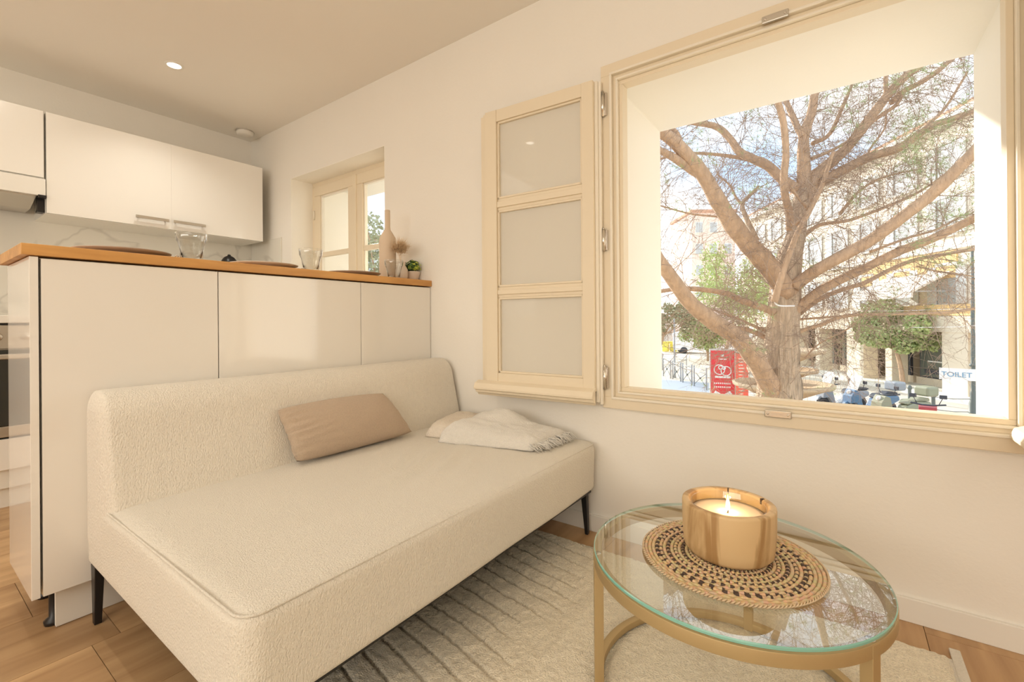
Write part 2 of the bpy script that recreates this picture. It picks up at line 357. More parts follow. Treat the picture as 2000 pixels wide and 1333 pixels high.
def leaf(name, hinge_xy, ang, flip):
    """three-pane casement; local x runs from the hinge to the free edge, local -y faces the room when folded back"""
    o = bpy.data.objects.new(name, None); COL.objects.link(o); struct(o)
    Wd, H0, H1 = .606, .618, 1.935; f = 1 if flip else -1
    def P(nm, m, x0, x1, y0, y1, z0, z1, bv=.002, par=None): return bx(nm, m, (f * x0, f * x1, y0, y1, z0, z1), par or o, bv)
    P('stile', 'frame_paint', 0, .052, -.024, .022, H0, H1); P('stile', 'frame_paint', Wd - .112, Wd - .047, -.024, .022, H0, H1)
    P('stile_rebate', 'frame_paint', Wd - .045, Wd - .025, -.008, .030, H0, H1); P('stile_lip', 'frame_paint', Wd - .023, Wd, .008, .036, H0, H1)
    P('top_rail', 'frame_paint', .052, Wd - .112, -.022, .022, 1.878, H1); P('bottom_rail', 'frame_paint', .052, Wd - .112, -.022, .022, H0, .672)
    for z0, z1 in ((1.452, 1.508), (1.034, 1.084)):
        P('glazing_bar', 'frame_paint', .052, Wd - .112, -.012, .016, z0, z1); P('glazing_bar', 'frame_paint', .052, Wd - .112, -.020, -.010, z0 + .014, z1 - .014)
    for z0, z1 in ((1.508, 1.878), (1.084, 1.452), (.672, 1.034)):
        g = MB(); xa, xb = .052, Wd - .112; g.box(f * xa, f * (xa + .010), -.014, .014, z0, z1); g.box(f * (xb - .010), f * xb, -.014, .014, z0, z1); g.box(f * xa, f * xb, -.014, .014, z0, z0 + .010); g.box(f * xa, f * xb, -.014, .014, z1 - .010, z1)
        g.build('glazing_bead', 'frame_paint', o, .002)
        P('pane', 'leaf_pane', .060, Wd - .118, -.002, .002, z0 + .006, z1 - .006, 0)
    # hinge-side rebates, window light painted in as a paler colour
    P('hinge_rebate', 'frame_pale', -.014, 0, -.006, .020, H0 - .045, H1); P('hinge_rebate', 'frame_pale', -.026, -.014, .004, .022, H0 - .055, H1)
    # drip moulding along the foot
    poly = [(-.022, .634), (-.052, .622), (-.060, .602), (-.060, .592), (-.046, .588), (-.044, .576), (-.030, .572), (-.022, .560)]
    g = MB(); g.prism(poly, f * -.004, f * (Wd + .006), 'x'); g.build('drip_moulding', 'frame_paint', o, .002)
    o.location = (hinge_xy[0], hinge_xy[1], 0); o.rotation_euler.z = ang; return o
leaf('window_2', (-.842, 1.786), R(3.1), False)
leaf('window_3', (.432, 1.788), R(-90), True)

# ---- small window above the kitchen worktop
w4 = bpy.data.objects.new('window_4', None); COL.objects.link(w4); w4.location = (-2.8, 2.0, 1.02); struct(w4)
MB().ring_rect(SX0, SX1, SZ0, SZ1, .035, 2.0, 2.05).build('frame', 'frame_paint', w4, .003)
for a, b_ in ((SX0 + .035, -2.815), (-2.795, SX1 - .035)):
    MB().ring_rect(a, b_, SZ0 + .035, SZ1 - .035, .075, 1.995, 2.035).build('sash', 'frame_paint', w4, .004)
    MB().ring_rect(a + .075, b_ - .075, SZ0 + .11, SZ1 - .11, .012, 2.005, 2.03).build('glazing_bead', 'frame_pale', w4, .002)
    bx('glazing_bar', 'frame_paint', (a + .075, b_ - .075, 2.0, 2.03, 1.425, 1.46), w4, .003)
    bx('pane', 'pane', (a + .08, b_ - .08, 2.015, 2.019, SZ0 + .11, 1.43), w4); bx('pane', 'pane', (a + .08, b_ - .08, 2.015, 2.019, 1.455, SZ1 - .11), w4)
bx('cover_strip', 'frame_paint', (-2.825, -2.785, 1.985, 2.0, SZ0 + .035, SZ1 - .035), w4, .005)
for zz in (1.25, 1.72): MB().tube([(SX0 + .04, 1.99, zz), (SX0 + .04, 1.99, zz + .07)], .006, 8).build('hinge', 'frame_pale', w4)

# ---- ceiling fittings
def downlight(x, y, label):
    t_ = thing('downlight', label, 'downlight', (x, y, CZ), 'recessed ceiling downlights')
    MB().lathe([(.046, 0), (.046, -.004), (.036, -.006), (.032, 0), (.046, 0)], (x, y, CZ), 32).build('trim_ring', 'white_matt', t_)
    MB().lathe([(0, -.001), (.031, -.001), (.031, -.003), (0, -.003)], (x, y, CZ), 24).build('lens', 'lampglow', t_)
    s_ = lamp('downlight_beam', 'SPOT', (x, y, CZ - .01), 24, WARM, spot_size=R(125), spot_blend=.9, shadow_soft_size=.03)
downlight(-3.15, 1.02, 'round recessed downlight glowing in the ceiling above the kitchen')
downlight(-1.96, .20, 'round recessed downlight reflected in the open window leaf')
t_ = thing('smoke_detector', 'round white smoke detector in the ceiling corner', 'smoke detector', (-3.80, 1.70, CZ))
MB().lathe([(0, 0), (.062, 0), (.062, -.012), (.056, -.030), (.045, -.036), (0, -.038)], (-3.80, 1.70, CZ), 32).build('housing', 'white_matt', t_)
MB().lathe([(.063, -.004), (.065, -.006), (.063, -.009)], (-3.80, 1.70, CZ), 32).build('base_ring', 'steel', t_)

# ------------------------------------------------------------------ kitchen along the far wall
def base_unit(y0, y1, label, doors):
    t_ = thing('base_cabinet', label, 'cabinet', (-3.7, (y0 + y1) / 2, 0), 'base cabinets under the kitchen worktop')
    bx('carcass', 'white_matt', (KX + .02, -3.402, y0 + .002, y1 - .002, .10, .895), t_)
    n = doors
    for i in range(n):
        a = y0 + (y1 - y0) * i / n; b_ = y0 + (y1 - y0) * (i + 1) / n
        bx('door', 'gloss_white', (-3.400, -3.380, a + .003, b_ - .003, .105, .892), t_, .002)
    return t_
for y0, y1, d, l_ in ((.56, 1.19, 2, 'white gloss base cabinet beside the oven'), (1.19, 1.81, 2, 'white gloss base cabinet nearest the small window'), (-.68, -.06, 2, 'white gloss base cabinet on the far side of the oven')): base_unit(y0, y1, l_, d)
ov = thing('oven', 'built-in oven of brushed steel with black glass door', 'oven', (-3.7, .25, .35))
bx('body', 'steel', (KX + .03, -3.402, -.045, .545, .36, .915), ov)
bx('control_panel', 'steel', (-3.402, -3.378, -.045, .545, .800, .918), ov, .003)
bx('vent_gap', 'black', (-3.402, -3.382, -.045, .545, .918, .927), ov)
dr = bx('door', 'black_glass', (-3.402, -3.372, -.045, .545, .415, .795), ov, .003)
bx('door_rail', 'steel', (-3.402, -3.374, -.045, .545, .360, .413), ov, .002)
bx('handle', 'steel', (-3.345, -3.325, .0, .50, .750, .775), dr, .004)
for yy in (.03, .47): bx('handle_post', 'steel', (-3.372, -3.335, yy - .008, yy + .008, .755, .770), dr)
for yy in (.06, .20, .345): MB().lathe([(0, 0), (.020, 0), (.020, .012), (.016, .022), (0, .022)], n=24, T=Matrix.Translation((-3.378, yy, .860)) @ Matrix.Rotation(R(90), 4, 'Y')).build('knob', 'chrome', ov)
t_ = thing('drawer_unit', 'white gloss warming drawer front below the oven', 'drawer', (-3.7, .25, .1)); bx('carcass', 'white_matt', (KX + .03, -3.402, -.045, .545, .10, .350), t_); bx('drawer_front', 'gloss_white', (-3.402, -3.380, -.045, .545, .195, .350), t_, .002)
tag(bx('toe_kick', 'white_matt', (-3.44, -3.425, -.68, 1.81, .0, .098)), 'white recessed toe kick below the oven and base cabinets', 'toe kick')
tag(bx('kitchen_worktop', 'white_matt', (KX + .02, -3.365, -.70, 1.815, .929, .968), bevel=.003), 'pale worktop over the oven along the kitchen wall', 'worktop')
tag(bx('splashback', 'marble', (KX + .001, KX + .012, -1.2, 1.829, .968, 1.70)), 'marble effect splashback with grey veins under the wall cabinets', 'splashback')
tag(bx('side_splashback', 'marble', (-3.970, -3.494, WY - .009, WY - .001, .968, 1.580)), 'short marble effect splashback on the wall beside the small window', 'splashback')
wc = thing('wall_cabinet', 'wide white gloss wall cabinet with two steel bar handles', 'cabinet', (-3.8, 1.15, 1.55))
bx('carcass', 'white_matt', (KX + .01, -3.642, .560, 1.745, 1.550, 2.118), wc)
for a, b_, h0, h1 in ((.560, 1.1512, .955, 1.130), (1.1514, 1.745, 1.155, 1.345)):
    d = bx('door', 'gloss_white', (-3.640, -3.620, a, b_, 1.550, 2.118), wc, .0008)
    h = MB(); h.box(-3.600, -3.592, h0, h1, 1.592, 1.610); h.box(-3.620, -3.598, h0 + .012, h0 + .020, 1.594, 1.608); h.box(-3.620, -3.598, h1 - .020, h1 - .012, 1.594, 1.608); h.build('handle', 'steel', d, .001)
hc = thing('hood_cabinet', 'white wall cabinet over the extractor at the edge of the picture', 'cabinet', (-3.8, .2, 1.7))
bx('carcass', 'white_matt', (KX + .01, -3.642, -.10, .556, 1.722, 2.118), hc); bx('door', 'gloss_white', (-3.640, -3.620, -.10, .550, 1.745, 2.118), hc, .001)
hd = thing('extractor_hood', 'slim extractor hood with a pale front and black end bracket', 'extractor hood', (-3.8, .2, 1.6))
bx('front', 'white_matt', (-3.640, -3.612, -.10, .556, 1.640, 1.735), hd, .002)
MB().prism([(-3.63, 1.640), (-3.63, 1.632), (-3.80, 1.588), (-3.96, 1.588), (-3.96, 1.715), (-3.645, 1.715)], -.10, .520, 'y').build('body', 'steel', hd, .002)
br = MB(); br.box(-3.64, -3.60, .525, .558, 1.628, 1.642); br.box(-3.70, -3.665, .530, .556, 1.560, 1.640); br.box(-3.72, -3.66, .530, .556, 1.555, 1.568); br.build('end_bracket', 'black', hd)
for py, pz in ((.24, .22),):
    kt = thing('kettle', 'black kettle showing its round lid above the wooden counter', 'kettle', (-3.72, 1.53, .968))
    MB().lathe([(0, 0), (.085, 0), (.088, .02), (.078, .20), (.070, .34), (.055, .40), (.048, .425), (.034, .445), (.018, .455), (0, .457)], (-3.72, 1.545, .968), 32).build('body', 'black', kt)
    MB().lathe([(0, .455), (.012, .455), (.010, .466), (0, .470)], (-3.72, 1.545, .968), 16).build('lid_knob', 'black', kt)
    MB().tube([(-3.72, 1.475, 1.33), (-3.72, 1.42, 1.33), (-3.72, 1.40, 1.25), (-3.72, 1.41, 1.12), (-3.72, 1.462, 1.06)], .010, 8).build('handle', 'black', kt)

# ------------------------------------------------------------------ the bar behind the sofa
FX = -1.879
for i, (a, b_, l_) in enumerate(((.276, .742, 'tall white gloss cabinet at the open end of the wooden counter'), (.742, 1.365, 'middle of the three white gloss cabinets behind the sofa'), (1.365, 1.826, 'narrow white gloss cabinet against the window wall'))):
    t_ = thing('bar_cabinet', l_, 'cabinet', (-2.05, (a + b_) / 2, .13), 'white cabinets under the wooden counter')
    bx('carcass', 'white_matt', (-2.23, FX - .020, a + .002, b_ - .002, .130, 1.115), t_)
    bx('back_panel', 'gloss_white', (FX - .018, FX, a + .002, b_ - .0015, .130, 1.112), t_, .0012)
tag(bx('end_panel', 'gloss_white', (-2.243, FX + .002, .254, .2725, .130, 1.116), bevel=.001), 'glossy white side panel closing the end of the counter', 'panel')
t_ = thing('plinth', 'white plinth board set back under the counter cabinets', 'plinth', (-1.94, 1.0, 0))
bx('board', 'white_matt', (-1.952, -1.936, .313, 1.826, .002, .130), t_)
for fx, fy in ((-1.975, .315), (-2.19, .33), (-1.975, 1.2)):
    MB().lathe([(0, 0), (.022, 0), (.024, .012), (.012, .022), (.012, .10), (.022, .112), (.022, .13), (0, .13)], (fx, fy, 0), 16).build('adjustable_foot', 'black', t_)
tag(bx('counter_top', 'worktop_oak', (-2.275, -1.868, .237, 1.827, 1.119, 1.1515), bevel=.0015), 'oak counter top along the white cabinets', 'worktop')
BT = 1.1515
def plate(y, m, label):
    t_ = tag(MB().lathe([(0, .001), (.075, .0), (.085, .004), (.118, .014), (.134, .019), (.136, .022), (.132, .0225), (.115, .018), (.082, .008), (0, .006)], (-2.035, y, BT), 56).build('plate', m), label, 'plate', 'plates on the wooden counter'); return t_
plate(.505, 'plate_grey', 'dark taupe plate on the end of the wooden counter'); plate(.985, 'plate_pale', 'pale plate lying between the first two tumblers'); plate(1.435, 'plate_grey', 'taupe plate on the counter in front of the small window')
def tumbler(x, y, label):
    t_ = thing('tumbler', label, 'glass', (x, y, BT), 'clear tumblers on the wooden counter')
    g = MB(); n_ = 54
    def ring(r_, z, k): return [(x + (r_ * (1 - k * (.5 + .5 * math.cos(9 * 2 * math.pi * i / n_)))) * math.cos(2 * math.pi * i / n_), y + (r_ * (1 - k * (.5 + .5 * math.cos(9 * 2 * math.pi * i / n_)))) * math.sin(2 * math.pi * i / n_), BT + z) for i in range(n_)]
    rings = [ring(.002, .0, 0), ring(.030, .0, 0), ring(.033, .003, .05), ring(.039, .045, .07), ring(.0435, .066, .06), ring(.0475, .072, 0), ring(.050, .100, 0), ring(.0492, .1012, 0), ring(.0480, .100, 0), ring(.0450, .072, 0), ring(.0365, .045, .0), ring(.0300, .013, 0), ring(.002, .011, 0)]
    v = [p for r_ in rings for p in r_]; f = [(a * n_ + i, a * n_ + (i + 1) % n_, (a + 1) * n_ + (i + 1) % n_, (a + 1) * n_ + i) for a in range(len(rings) - 1) for i in range(n_)]
    g.add(v, f, True); g.build('body', 'tumbler_glass', t_)
    return t_
tumbler(-1.945, .680, 'faceted clear tumbler between the dark plate and the pale plate')
tumbler(-1.945, 1.148, 'faceted clear tumbler in front of the small window edge')
tumbler(-1.945, 1.622, 'faceted clear tumbler next to the potted plant')
def fork(y, label):
    t_ = thing('fork', label, 'fork', (-1.93, y, BT), 'forks on the wooden counter')
    MB().tube([(-2.13, y + .01, BT + .004), (-2.05, y + .005, BT + .006), (-1.975, y, BT + .005)], [.004, .0025, .003], 6).build('handle', 'steel', t_)
    g = MB()
    for k in range(3): g.tube([(-1.975, y - .007 + .007 * k, BT + .005), (-1.93, y - .008 + .008 * k, BT + .004), (-1.905, y - .008 + .008 * k, BT + .010)], .0016, 5)
    g.build('tines', 'steel', t_)
fork(.628, 'steel fork lying between the dark plate and its tumbler'); fork(1.098, 'steel fork beside the pale plate'); fork(1.578, 'steel fork close to the plant end of the counter')
bv = tag(MB().lathe([(0, 0), (.042, 0), (.046, .006), (.046, .215), (.044, .24), (.030, .265), (.0175, .285), (.015, .30), (.015, .395), (.013, .397), (.011, .39), (.011, .3), (0, .29)], (-2.06, 1.675, BT), 40).build('bottle_vase', 'vase_beige'), 'tall beige bottle vase with a long neck', 'vase')
dv = thing('dried_arrangement', 'fluffy dried grass in a small pale vase by the bottle vase', 'dried flowers', (-1.985, 1.710, BT))
MB().lathe([(0, 0), (.026, 0), (.034, .02), (.034, .06), (.020, .085), (.022, .10), (.019, .10), (.016, .085), (0, .05)], (-1.985, 1.710, BT), 28).build('vase', 'pot_beige', dv)
g = MB(); rr = random.Random(3)
for i in range(900):
    th = rr.uniform(0, 6.28); el = rr.uniform(-.2, 1.3); d = Vector((math.cos(th) * math.cos(el), math.sin(th) * math.cos(el), math.sin(el))); L_ = rr.uniform(.025, .066)
    c0 = Vector((-1.975, 1.693, BT + .172)) + Vector((rr.gauss(0, .012), rr.gauss(0, .018), rr.gauss(0, .012)))
    q = c0 + d * L_; s_ = d.cross(Vector((0, .3, 1))).normalized() * .0014
    if q.y > 1.815: continue
    g.add([c0 - s_, c0 + s_, q], [(0, 1, 2)])
stuff(g.build('dried_plumes', 'dried', dv, fix=False))
g = MB()
for i in range(5): g.tube([(-1.985, 1.710, BT + .06), (-1.985 + rr.uniform(-.01, .01), 1.70 + rr.uniform(-.015, .01), BT + .16)], .001, 4)
g.build('stems', 'dried', dv)
pp = thing('potted_plant', 'small bushy green plant in a beige pot by the wall', 'plant', (-2.02, 1.815 - .045, BT))
MB().lathe([(0, 0), (.026, 0), (.030, .004), (.041, .050), (.041, .056), (.036, .056), (.034, .046), (0, .044)], (-1.985, 1.792, BT), 32).build('pot', 'pot_beige', pp)
g = MB(); g2 = MB()
for i in range(330):
    th = rr.uniform(0, 6.28); el = rr.uniform(-.25, 1.5); d = Vector((math.cos(th) * math.cos(el), math.sin(th) * math.cos(el), math.sin(el)))
    rad = rr.uniform(.022, .056); c0 = Vector((-1.985, 1.79, BT + .074)) + Vector((d.x * rad, d.y * rad * .9, d.z * rad * .85))
    if c0.y > 1.815: c0.y = 1.815 - rr.random() * .01
    s_ = d.cross(Vector((rr.gauss(0, 1), rr.gauss(0, 1), rr.gauss(0, 1)))).normalized() * .0075; u = (d + Vector((0, 0, .4))).cross(s_).normalized() * .010; b_ = d * .002
    (g2 if rr.random() < .3 else g).add([c0 - u, c0 + s_ + b_, c0 + u, c0 - s_ + b_], [(0, 1, 2, 3)])
stuff(g.build('leaves', 'leaf_green', pp, fix=False)); stuff(g2.build('young_leaves', 'leaf_lime', pp, fix=False))

# ------------------------------------------------------------------ the sofa
so = thing('sofa', 'cream boucle daybed sofa with a low back on thin black legs', 'sofa', (-1.36, 1.09, 0))
Y0, Y1 = .366, 1.812
def seat_fn(p):
    u = (p.x + 1.87) / 1.02; v = (p.y - Y0) / (Y1 - Y0); q = p.copy()
    if p.z > .33:
        k = (p.z - .33) / .075
        q.z += k * (.010 * math.sin(math.pi * min(1, max(0, u))) * math.sin(math.pi * min(1, max(0, v))))
        n_ = noise.noise(Vector((p.x * 3.1, p.y * 2.4, 1.7))) * .006
        # soft creases pulled along the seat before the folded throw
        dx = p.x + 1.18; dy = p.y - 1.18
        n_ += .0065 * math.sin((dx * .85 + dy * .35) * 70 + 2 * noise.noise(Vector((p.x * 4, p.y * 4, 5)))) * math.exp(-(dx / .22) ** 2 - (dy / .20) ** 2)
        q.z += k * n_
    else:
        q += Vector((.004, 0, 0)) * noise.noise(Vector((p.y * 3, p.z * 6, 2)))
    if p.x > -1.0: q.x += .006 * math.sin(math.pi * v)
    return q
bmobj('seat', rbox(-1.868, -.850, Y0, Y1, .190, .402, (.050, .050, .028), (90, 110, 8), seat_fn), 'boucle', so)
def back_fn(p):
    q = p.copy(); mid = -1.79
    if p.x > mid: q.x += (p.x - mid) / .09 * (.075 * max(0, (.72 - p.z)) / .34)
    q.x += .003 * noise.noise(Vector((p.y * 4, p.z * 5, 9)))
    q.z += .002 * noise.noise(Vector((p.y * 5, 3, 1)))
    return q
bmobj('backrest', rbox(-1.872, -1.700, Y0 - .002, Y1 + .004, .215, .722, (.060, .024, .075), (10, 70, 30), back_fn), 'boucle_back', so)
def loop(x0, x1, y0, y1, z, r_, n_=8):
    pts = []
    for cx, cy, a0 in ((x1 - r_, y1 - r_, 0), (x0 + r_, y1 - r_, 90), (x0 + r_, y0 + r_, 180), (x1 - r_, y0 + r_, 270)):
        for i in range(n_ + 1): a = R(a0 + 90 * i / n_); pts.append((cx + r_ * math.cos(a), cy + r_ * math.sin(a), z))
    return pts + [pts[0]]
pz = []
for p in loop(-1.72, -.857, Y0 + .007, Y1 - .007, .3920, .043):
    pz.append((p[0] + .006 * math.sin(math.pi * (p[1] - Y0) / (Y1 - Y0)) if p[0] > -1.0 else p[0], p[1], p[2]))
MB().tube(pz, .0028, 6, cap=False).build('piping', 'boucle', so)
bx('base_frame', 'black', (-1.85, -.875, Y0 + .02, Y1 - .02, .180, .198), so)
for lx, ly in ((-1.850, .392), (-.905, .398), (-1.835, 1.780), (-.902, 1.782)):
    g = MB(); sx_ = 1 if lx > -1.3 else -1
    a, b_ = (.022, .011) if lx < -1.3 else (.014, .007); fz = .020 if (lx > -1.3 and ly < 1) else 0
    v = [(lx - a, ly - .012, .185), (lx + a, ly - .012, .185), (lx + a, ly + .012, .185), (lx - a, ly + .012, .185)]
    ex = lx + sx_ * .012
    v += [(ex - b_, ly - .009, fz), (ex + b_, ly - .009, fz), (ex + b_, ly + .009, fz), (ex - b_, ly + .009, fz)]
    g.add(v, [(0, 1, 2, 3), (7, 6, 5, 4), (0, 4, 5, 1), (1, 5, 6, 2), (2, 6, 7, 3), (3, 7, 4, 0)])
    g.build('leg', 'black', so, .002)

# lumbar cushion between four corners
def pillow(name, m, TL, TR, BR, BL, thick, n_=34, wr=0):
    TL, TR, BR, BL = map(Vector, (TL, TR, BR, BL)); nrm = (TR - TL).cross(BL - TL).normalized()
    if nrm.x < 0: nrm = -nrm
    bm = bmesh.new(); idx = {}
    for s_ in (1, -1):
        for i in range(n_ + 1):
            for j in range(n_ + 1):
                u, v = i / n_, j / n_
                if s_ == -1 and (i in (0, n_) or j in (0, n_)): idx[(s_, i, j)] = idx[(1, i, j)]; continue
                e = (1 - abs(2 * u - 1) ** 2.4) * (1 - abs(2 * v - 1) ** 2)
                pu = u + .015 * math.sin(math.pi * v) * (1 if u < .5 else -1) * abs(2 * u - 1) ** 4
                cr_ = (abs(2 * u - 1) ** 6) * (abs(2 * v - 1) ** 6) * .014
                pu += (cr_ if u < .5 else -cr_) + .010 * noise.noise(Vector((v * 7, 3, u * 2))) * abs(2 * u - 1) ** 8; pv = v + (cr_ * 1.6 if v < .5 else -cr_ * 1.6) + (.035 * math.sin(math.pi * u) * (1 if v < .5 else -.4)) * -abs(2 * v - 1) ** 4
                p = (TL * (1 - pu) + TR * pu) * (1 - pv) + (BL * (1 - pu) + BR * pu) * pv
                t2 = thick * max(0, e) ** .50
                w_ = wr * math.sin(v * 52 + noise.noise(Vector((u * 5, v * 9, 1))) * 3) * math.exp(-u / .13) * e ** .3
                p += nrm * s_ * (t2 + w_ + .0025 * noise.noise(p * 16))
                idx[(s_, i, j)] = bm.verts.new(p)
    for s_ in (1, -1):
        for i in range(n_):
            for j in range(n_):
                q = [idx[(s_, i, j)], idx[(s_, i + 1, j)], idx[(s_, i + 1, j + 1)], idx[(s_, i, j + 1)]]
                f = bm.faces.new(q); f.smooth = True
    bmesh.ops.recalc_face_normals(bm, faces=bm.faces)
    return bmobj(name, bm, m)
cu = pillow('cushion', 'cushion', (-1.655, .838, .608), (-1.655, 1.318, .606), (-1.560, 1.405, .424), (-1.560, .858, .424), .068, wr=.010)
tag(cu, 'oblong brown woven cushion leaning on the sofa back', 'cushion')

# folded throw with fringe
th = thing('throw_blanket', 'folded cream wool throw with a fringed end on the sofa seat', 'blanket', (-1.2, 1.6, .41))
def fold(name, m, A, B, C_, D_, h, z0, taper, seed, amp=.006, n_=(56, 34), hump=0):
    """A front near, B front far, C_ back far, D_ back near; a soft folded slab"""
    A, B, C_, D_ = [Vector((*p, 0)) for p in (A, B, C_, D_)]
    bm = bmesh.new(); top = {}; bot = {}
    for i in range(n_[0] + 1):
        for j in range(n_[1] + 1):
            u, v = i / n_[0], j / n_[1]
            p = (A * (1 - u) + B * u) * (1 - v) + (D_ * (1 - u) + C_ * u) * v
            p += Vector((noise.noise(Vector((u * 3, v * 3, seed))), noise.noise(Vector((u * 3, v * 3, seed + 5))), 0)) * .012
            eu = (1 - abs(2 * u - 1) ** 9) ; ev = (1 - abs(2 * v - 1) ** 6)
            hh = h * (1 - taper * u) * (max(0, eu) ** .4) * (max(0, ev) ** .45)
            hh *= 1 + .16 * noise.noise(Vector((u * 2.4, v * 2.4, seed + 9)))
            hh += hump * math.exp(-((u - .36) / .22) ** 2 - ((v - .80) / .28) ** 2) * min(1, eu * 3) * min(1, ev * 3)
            hh += amp * noise.noise(Vector((u * 12, v * 9, seed + 2))) * min(1, eu * 4) * min(1, ev * 4)
            top[(i, j)] = bm.verts.new((p.x, p.y, z0 + .010 + hh)); bot[(i, j)] = bm.verts.new((p.x, p.y, z0)) if (0 < i < n_[0] and 0 < j < n_[1]) else bm.verts.new((p.x, p.y, z0 + .002))
    for i in range(n_[0]):
        for j in range(n_[1]):
            bm.faces.new([top[(i, j)], top[(i + 1, j)], top[(i + 1, j + 1)], top[(i, j + 1)]]).smooth = True
            bm.faces.new([bot[(i, j)], bot[(i, j + 1)], bot[(i + 1, j + 1)], bot[(i + 1, j)]]).smooth = True
    rim = [(i, 0) for i in range(n_[0])] + [(n_[0], j) for j in range(n_[1])] + [(i, n_[1]) for i in range(n_[0], 0, -1)] + [(0, j) for j in range(n_[1], 0, -1)]
    for k in range(len(rim)): a, b_ = rim[k], rim[(k + 1) % len(rim)]; bm.faces.new([top[a], bot[a], bot[b_], top[b_]]).smooth = True
    bmesh.ops.recalc_face_normals(bm, faces=bm.faces)
    return bmobj(name, bm, m, th)
fold('under_fold', 'throw_fold', (-1.50, 1.42), (-1.14, 1.50), (-1.16, 1.79), (-1.635, 1.765), .052, .409, .1, 4)
fold('wool_fold', 'throw_wool', (-1.375, 1.375), (-.975, 1.485), (-.965, 1.760), (-1.37, 1.66), .078, .411, .55, 11, .007, hump=.045)
g = MB(); rr = random.Random(12)
for i in range(170):
    k = i / 169; y_ = 1.488 + .27 * k; x_ = -.975 + .01 * k + rr.uniform(-.02, .004); z_ = .430 + rr.uniform(-.008, .008)
    L_ = rr.uniform(.025, .055); dy = rr.uniform(-.018, .018); g.tube([(x_ - .02, y_, z_), (x_ + L_ * .5, y_ + dy * .5, z_ - .008 + rr.uniform(0, .01)), (x_ + L_, y_ + dy, .414 + rr.uniform(0, .006))], [.0028, .0024, .0012], 4)
stuff(g.build('fringe', 'throw_wool', th))

# ------------------------------------------------------------------ rug with carved pile
RX0, RX1, RY0, RY1 = -1.125, .232, -.35, 1.672
m = bpy.data.materials.new('rug_wool'); m.use_nodes = True; t = m.node_tree; b = t.nodes['Principled BSDF']; n = t.nodes.new; l = t.links.new
b.inputs['Roughness'].default_value = .97; b.inputs['Sheen Weight'].default_value = .2
c = n('ShaderNodeTexCoord'); a1 = n('ShaderNodeTexNoise'); a1.inputs['Scale'].default_value = 230; a1.inputs['Detail'].default_value = 3
a2 = n('ShaderNodeTexNoise'); a2.inputs['Scale'].default_value = 26; a2.inputs['Detail'].default_value = 6
l(c.outputs['Object'], a1.inputs['Vector']); l(c.outputs['Object'], a2.inputs['Vector'])
sp = n('ShaderNodeSeparateXYZ'); l(c.outputs['Object'], sp.inputs[0])
# wool runs taupe grey to cream: some dye, and the sofa's shade painted in
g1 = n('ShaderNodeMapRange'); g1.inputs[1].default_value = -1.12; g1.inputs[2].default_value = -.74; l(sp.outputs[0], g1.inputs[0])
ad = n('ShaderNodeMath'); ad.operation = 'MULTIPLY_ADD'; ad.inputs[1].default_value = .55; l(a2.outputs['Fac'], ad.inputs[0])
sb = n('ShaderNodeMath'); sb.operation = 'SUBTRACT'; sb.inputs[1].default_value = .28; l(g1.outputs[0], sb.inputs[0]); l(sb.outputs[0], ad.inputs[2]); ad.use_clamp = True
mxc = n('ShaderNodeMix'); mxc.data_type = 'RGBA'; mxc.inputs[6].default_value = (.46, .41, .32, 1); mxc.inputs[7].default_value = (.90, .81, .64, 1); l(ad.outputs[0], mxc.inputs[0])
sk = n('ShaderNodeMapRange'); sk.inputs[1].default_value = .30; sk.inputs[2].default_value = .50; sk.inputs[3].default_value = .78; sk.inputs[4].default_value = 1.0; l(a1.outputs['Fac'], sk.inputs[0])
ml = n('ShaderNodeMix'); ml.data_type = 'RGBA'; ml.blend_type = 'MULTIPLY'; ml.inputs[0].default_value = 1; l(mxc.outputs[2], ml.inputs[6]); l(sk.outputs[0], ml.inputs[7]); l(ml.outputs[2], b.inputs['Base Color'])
u = n('ShaderNodeBump'); u.inputs['Strength'].default_value = 1; u.inputs['Distance'].default_value = .006; l(a1.outputs['Fac'], u.inputs['Height']); l(u.outputs[0], b.inputs['Normal']); M['rug_wool'] = m
rg = thing('rug', 'cream carved wool rug with a grey edge of dye and painted shade on the wooden floor', 'rug', (-.45, .66, 0))
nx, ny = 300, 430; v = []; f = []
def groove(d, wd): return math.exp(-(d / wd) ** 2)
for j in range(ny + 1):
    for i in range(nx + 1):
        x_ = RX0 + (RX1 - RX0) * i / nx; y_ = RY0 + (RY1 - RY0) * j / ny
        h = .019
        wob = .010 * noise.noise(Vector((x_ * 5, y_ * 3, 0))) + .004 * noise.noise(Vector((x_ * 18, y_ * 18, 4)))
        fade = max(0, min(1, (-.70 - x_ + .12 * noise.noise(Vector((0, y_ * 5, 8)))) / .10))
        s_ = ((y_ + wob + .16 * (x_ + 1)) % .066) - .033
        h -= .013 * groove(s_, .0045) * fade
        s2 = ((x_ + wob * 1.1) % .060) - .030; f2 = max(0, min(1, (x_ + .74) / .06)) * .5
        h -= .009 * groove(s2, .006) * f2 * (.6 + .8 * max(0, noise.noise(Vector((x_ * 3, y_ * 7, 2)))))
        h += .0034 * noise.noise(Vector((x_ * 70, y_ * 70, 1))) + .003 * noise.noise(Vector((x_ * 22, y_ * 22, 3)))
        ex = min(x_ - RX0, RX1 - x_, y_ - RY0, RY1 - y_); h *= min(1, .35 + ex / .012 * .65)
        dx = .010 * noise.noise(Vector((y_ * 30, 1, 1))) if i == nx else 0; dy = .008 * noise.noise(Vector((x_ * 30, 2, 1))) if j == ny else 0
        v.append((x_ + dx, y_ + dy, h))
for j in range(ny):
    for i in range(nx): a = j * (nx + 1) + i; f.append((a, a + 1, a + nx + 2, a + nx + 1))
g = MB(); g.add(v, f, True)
stuff(g.build('pile', 'rug_wool', rg, fix=False))
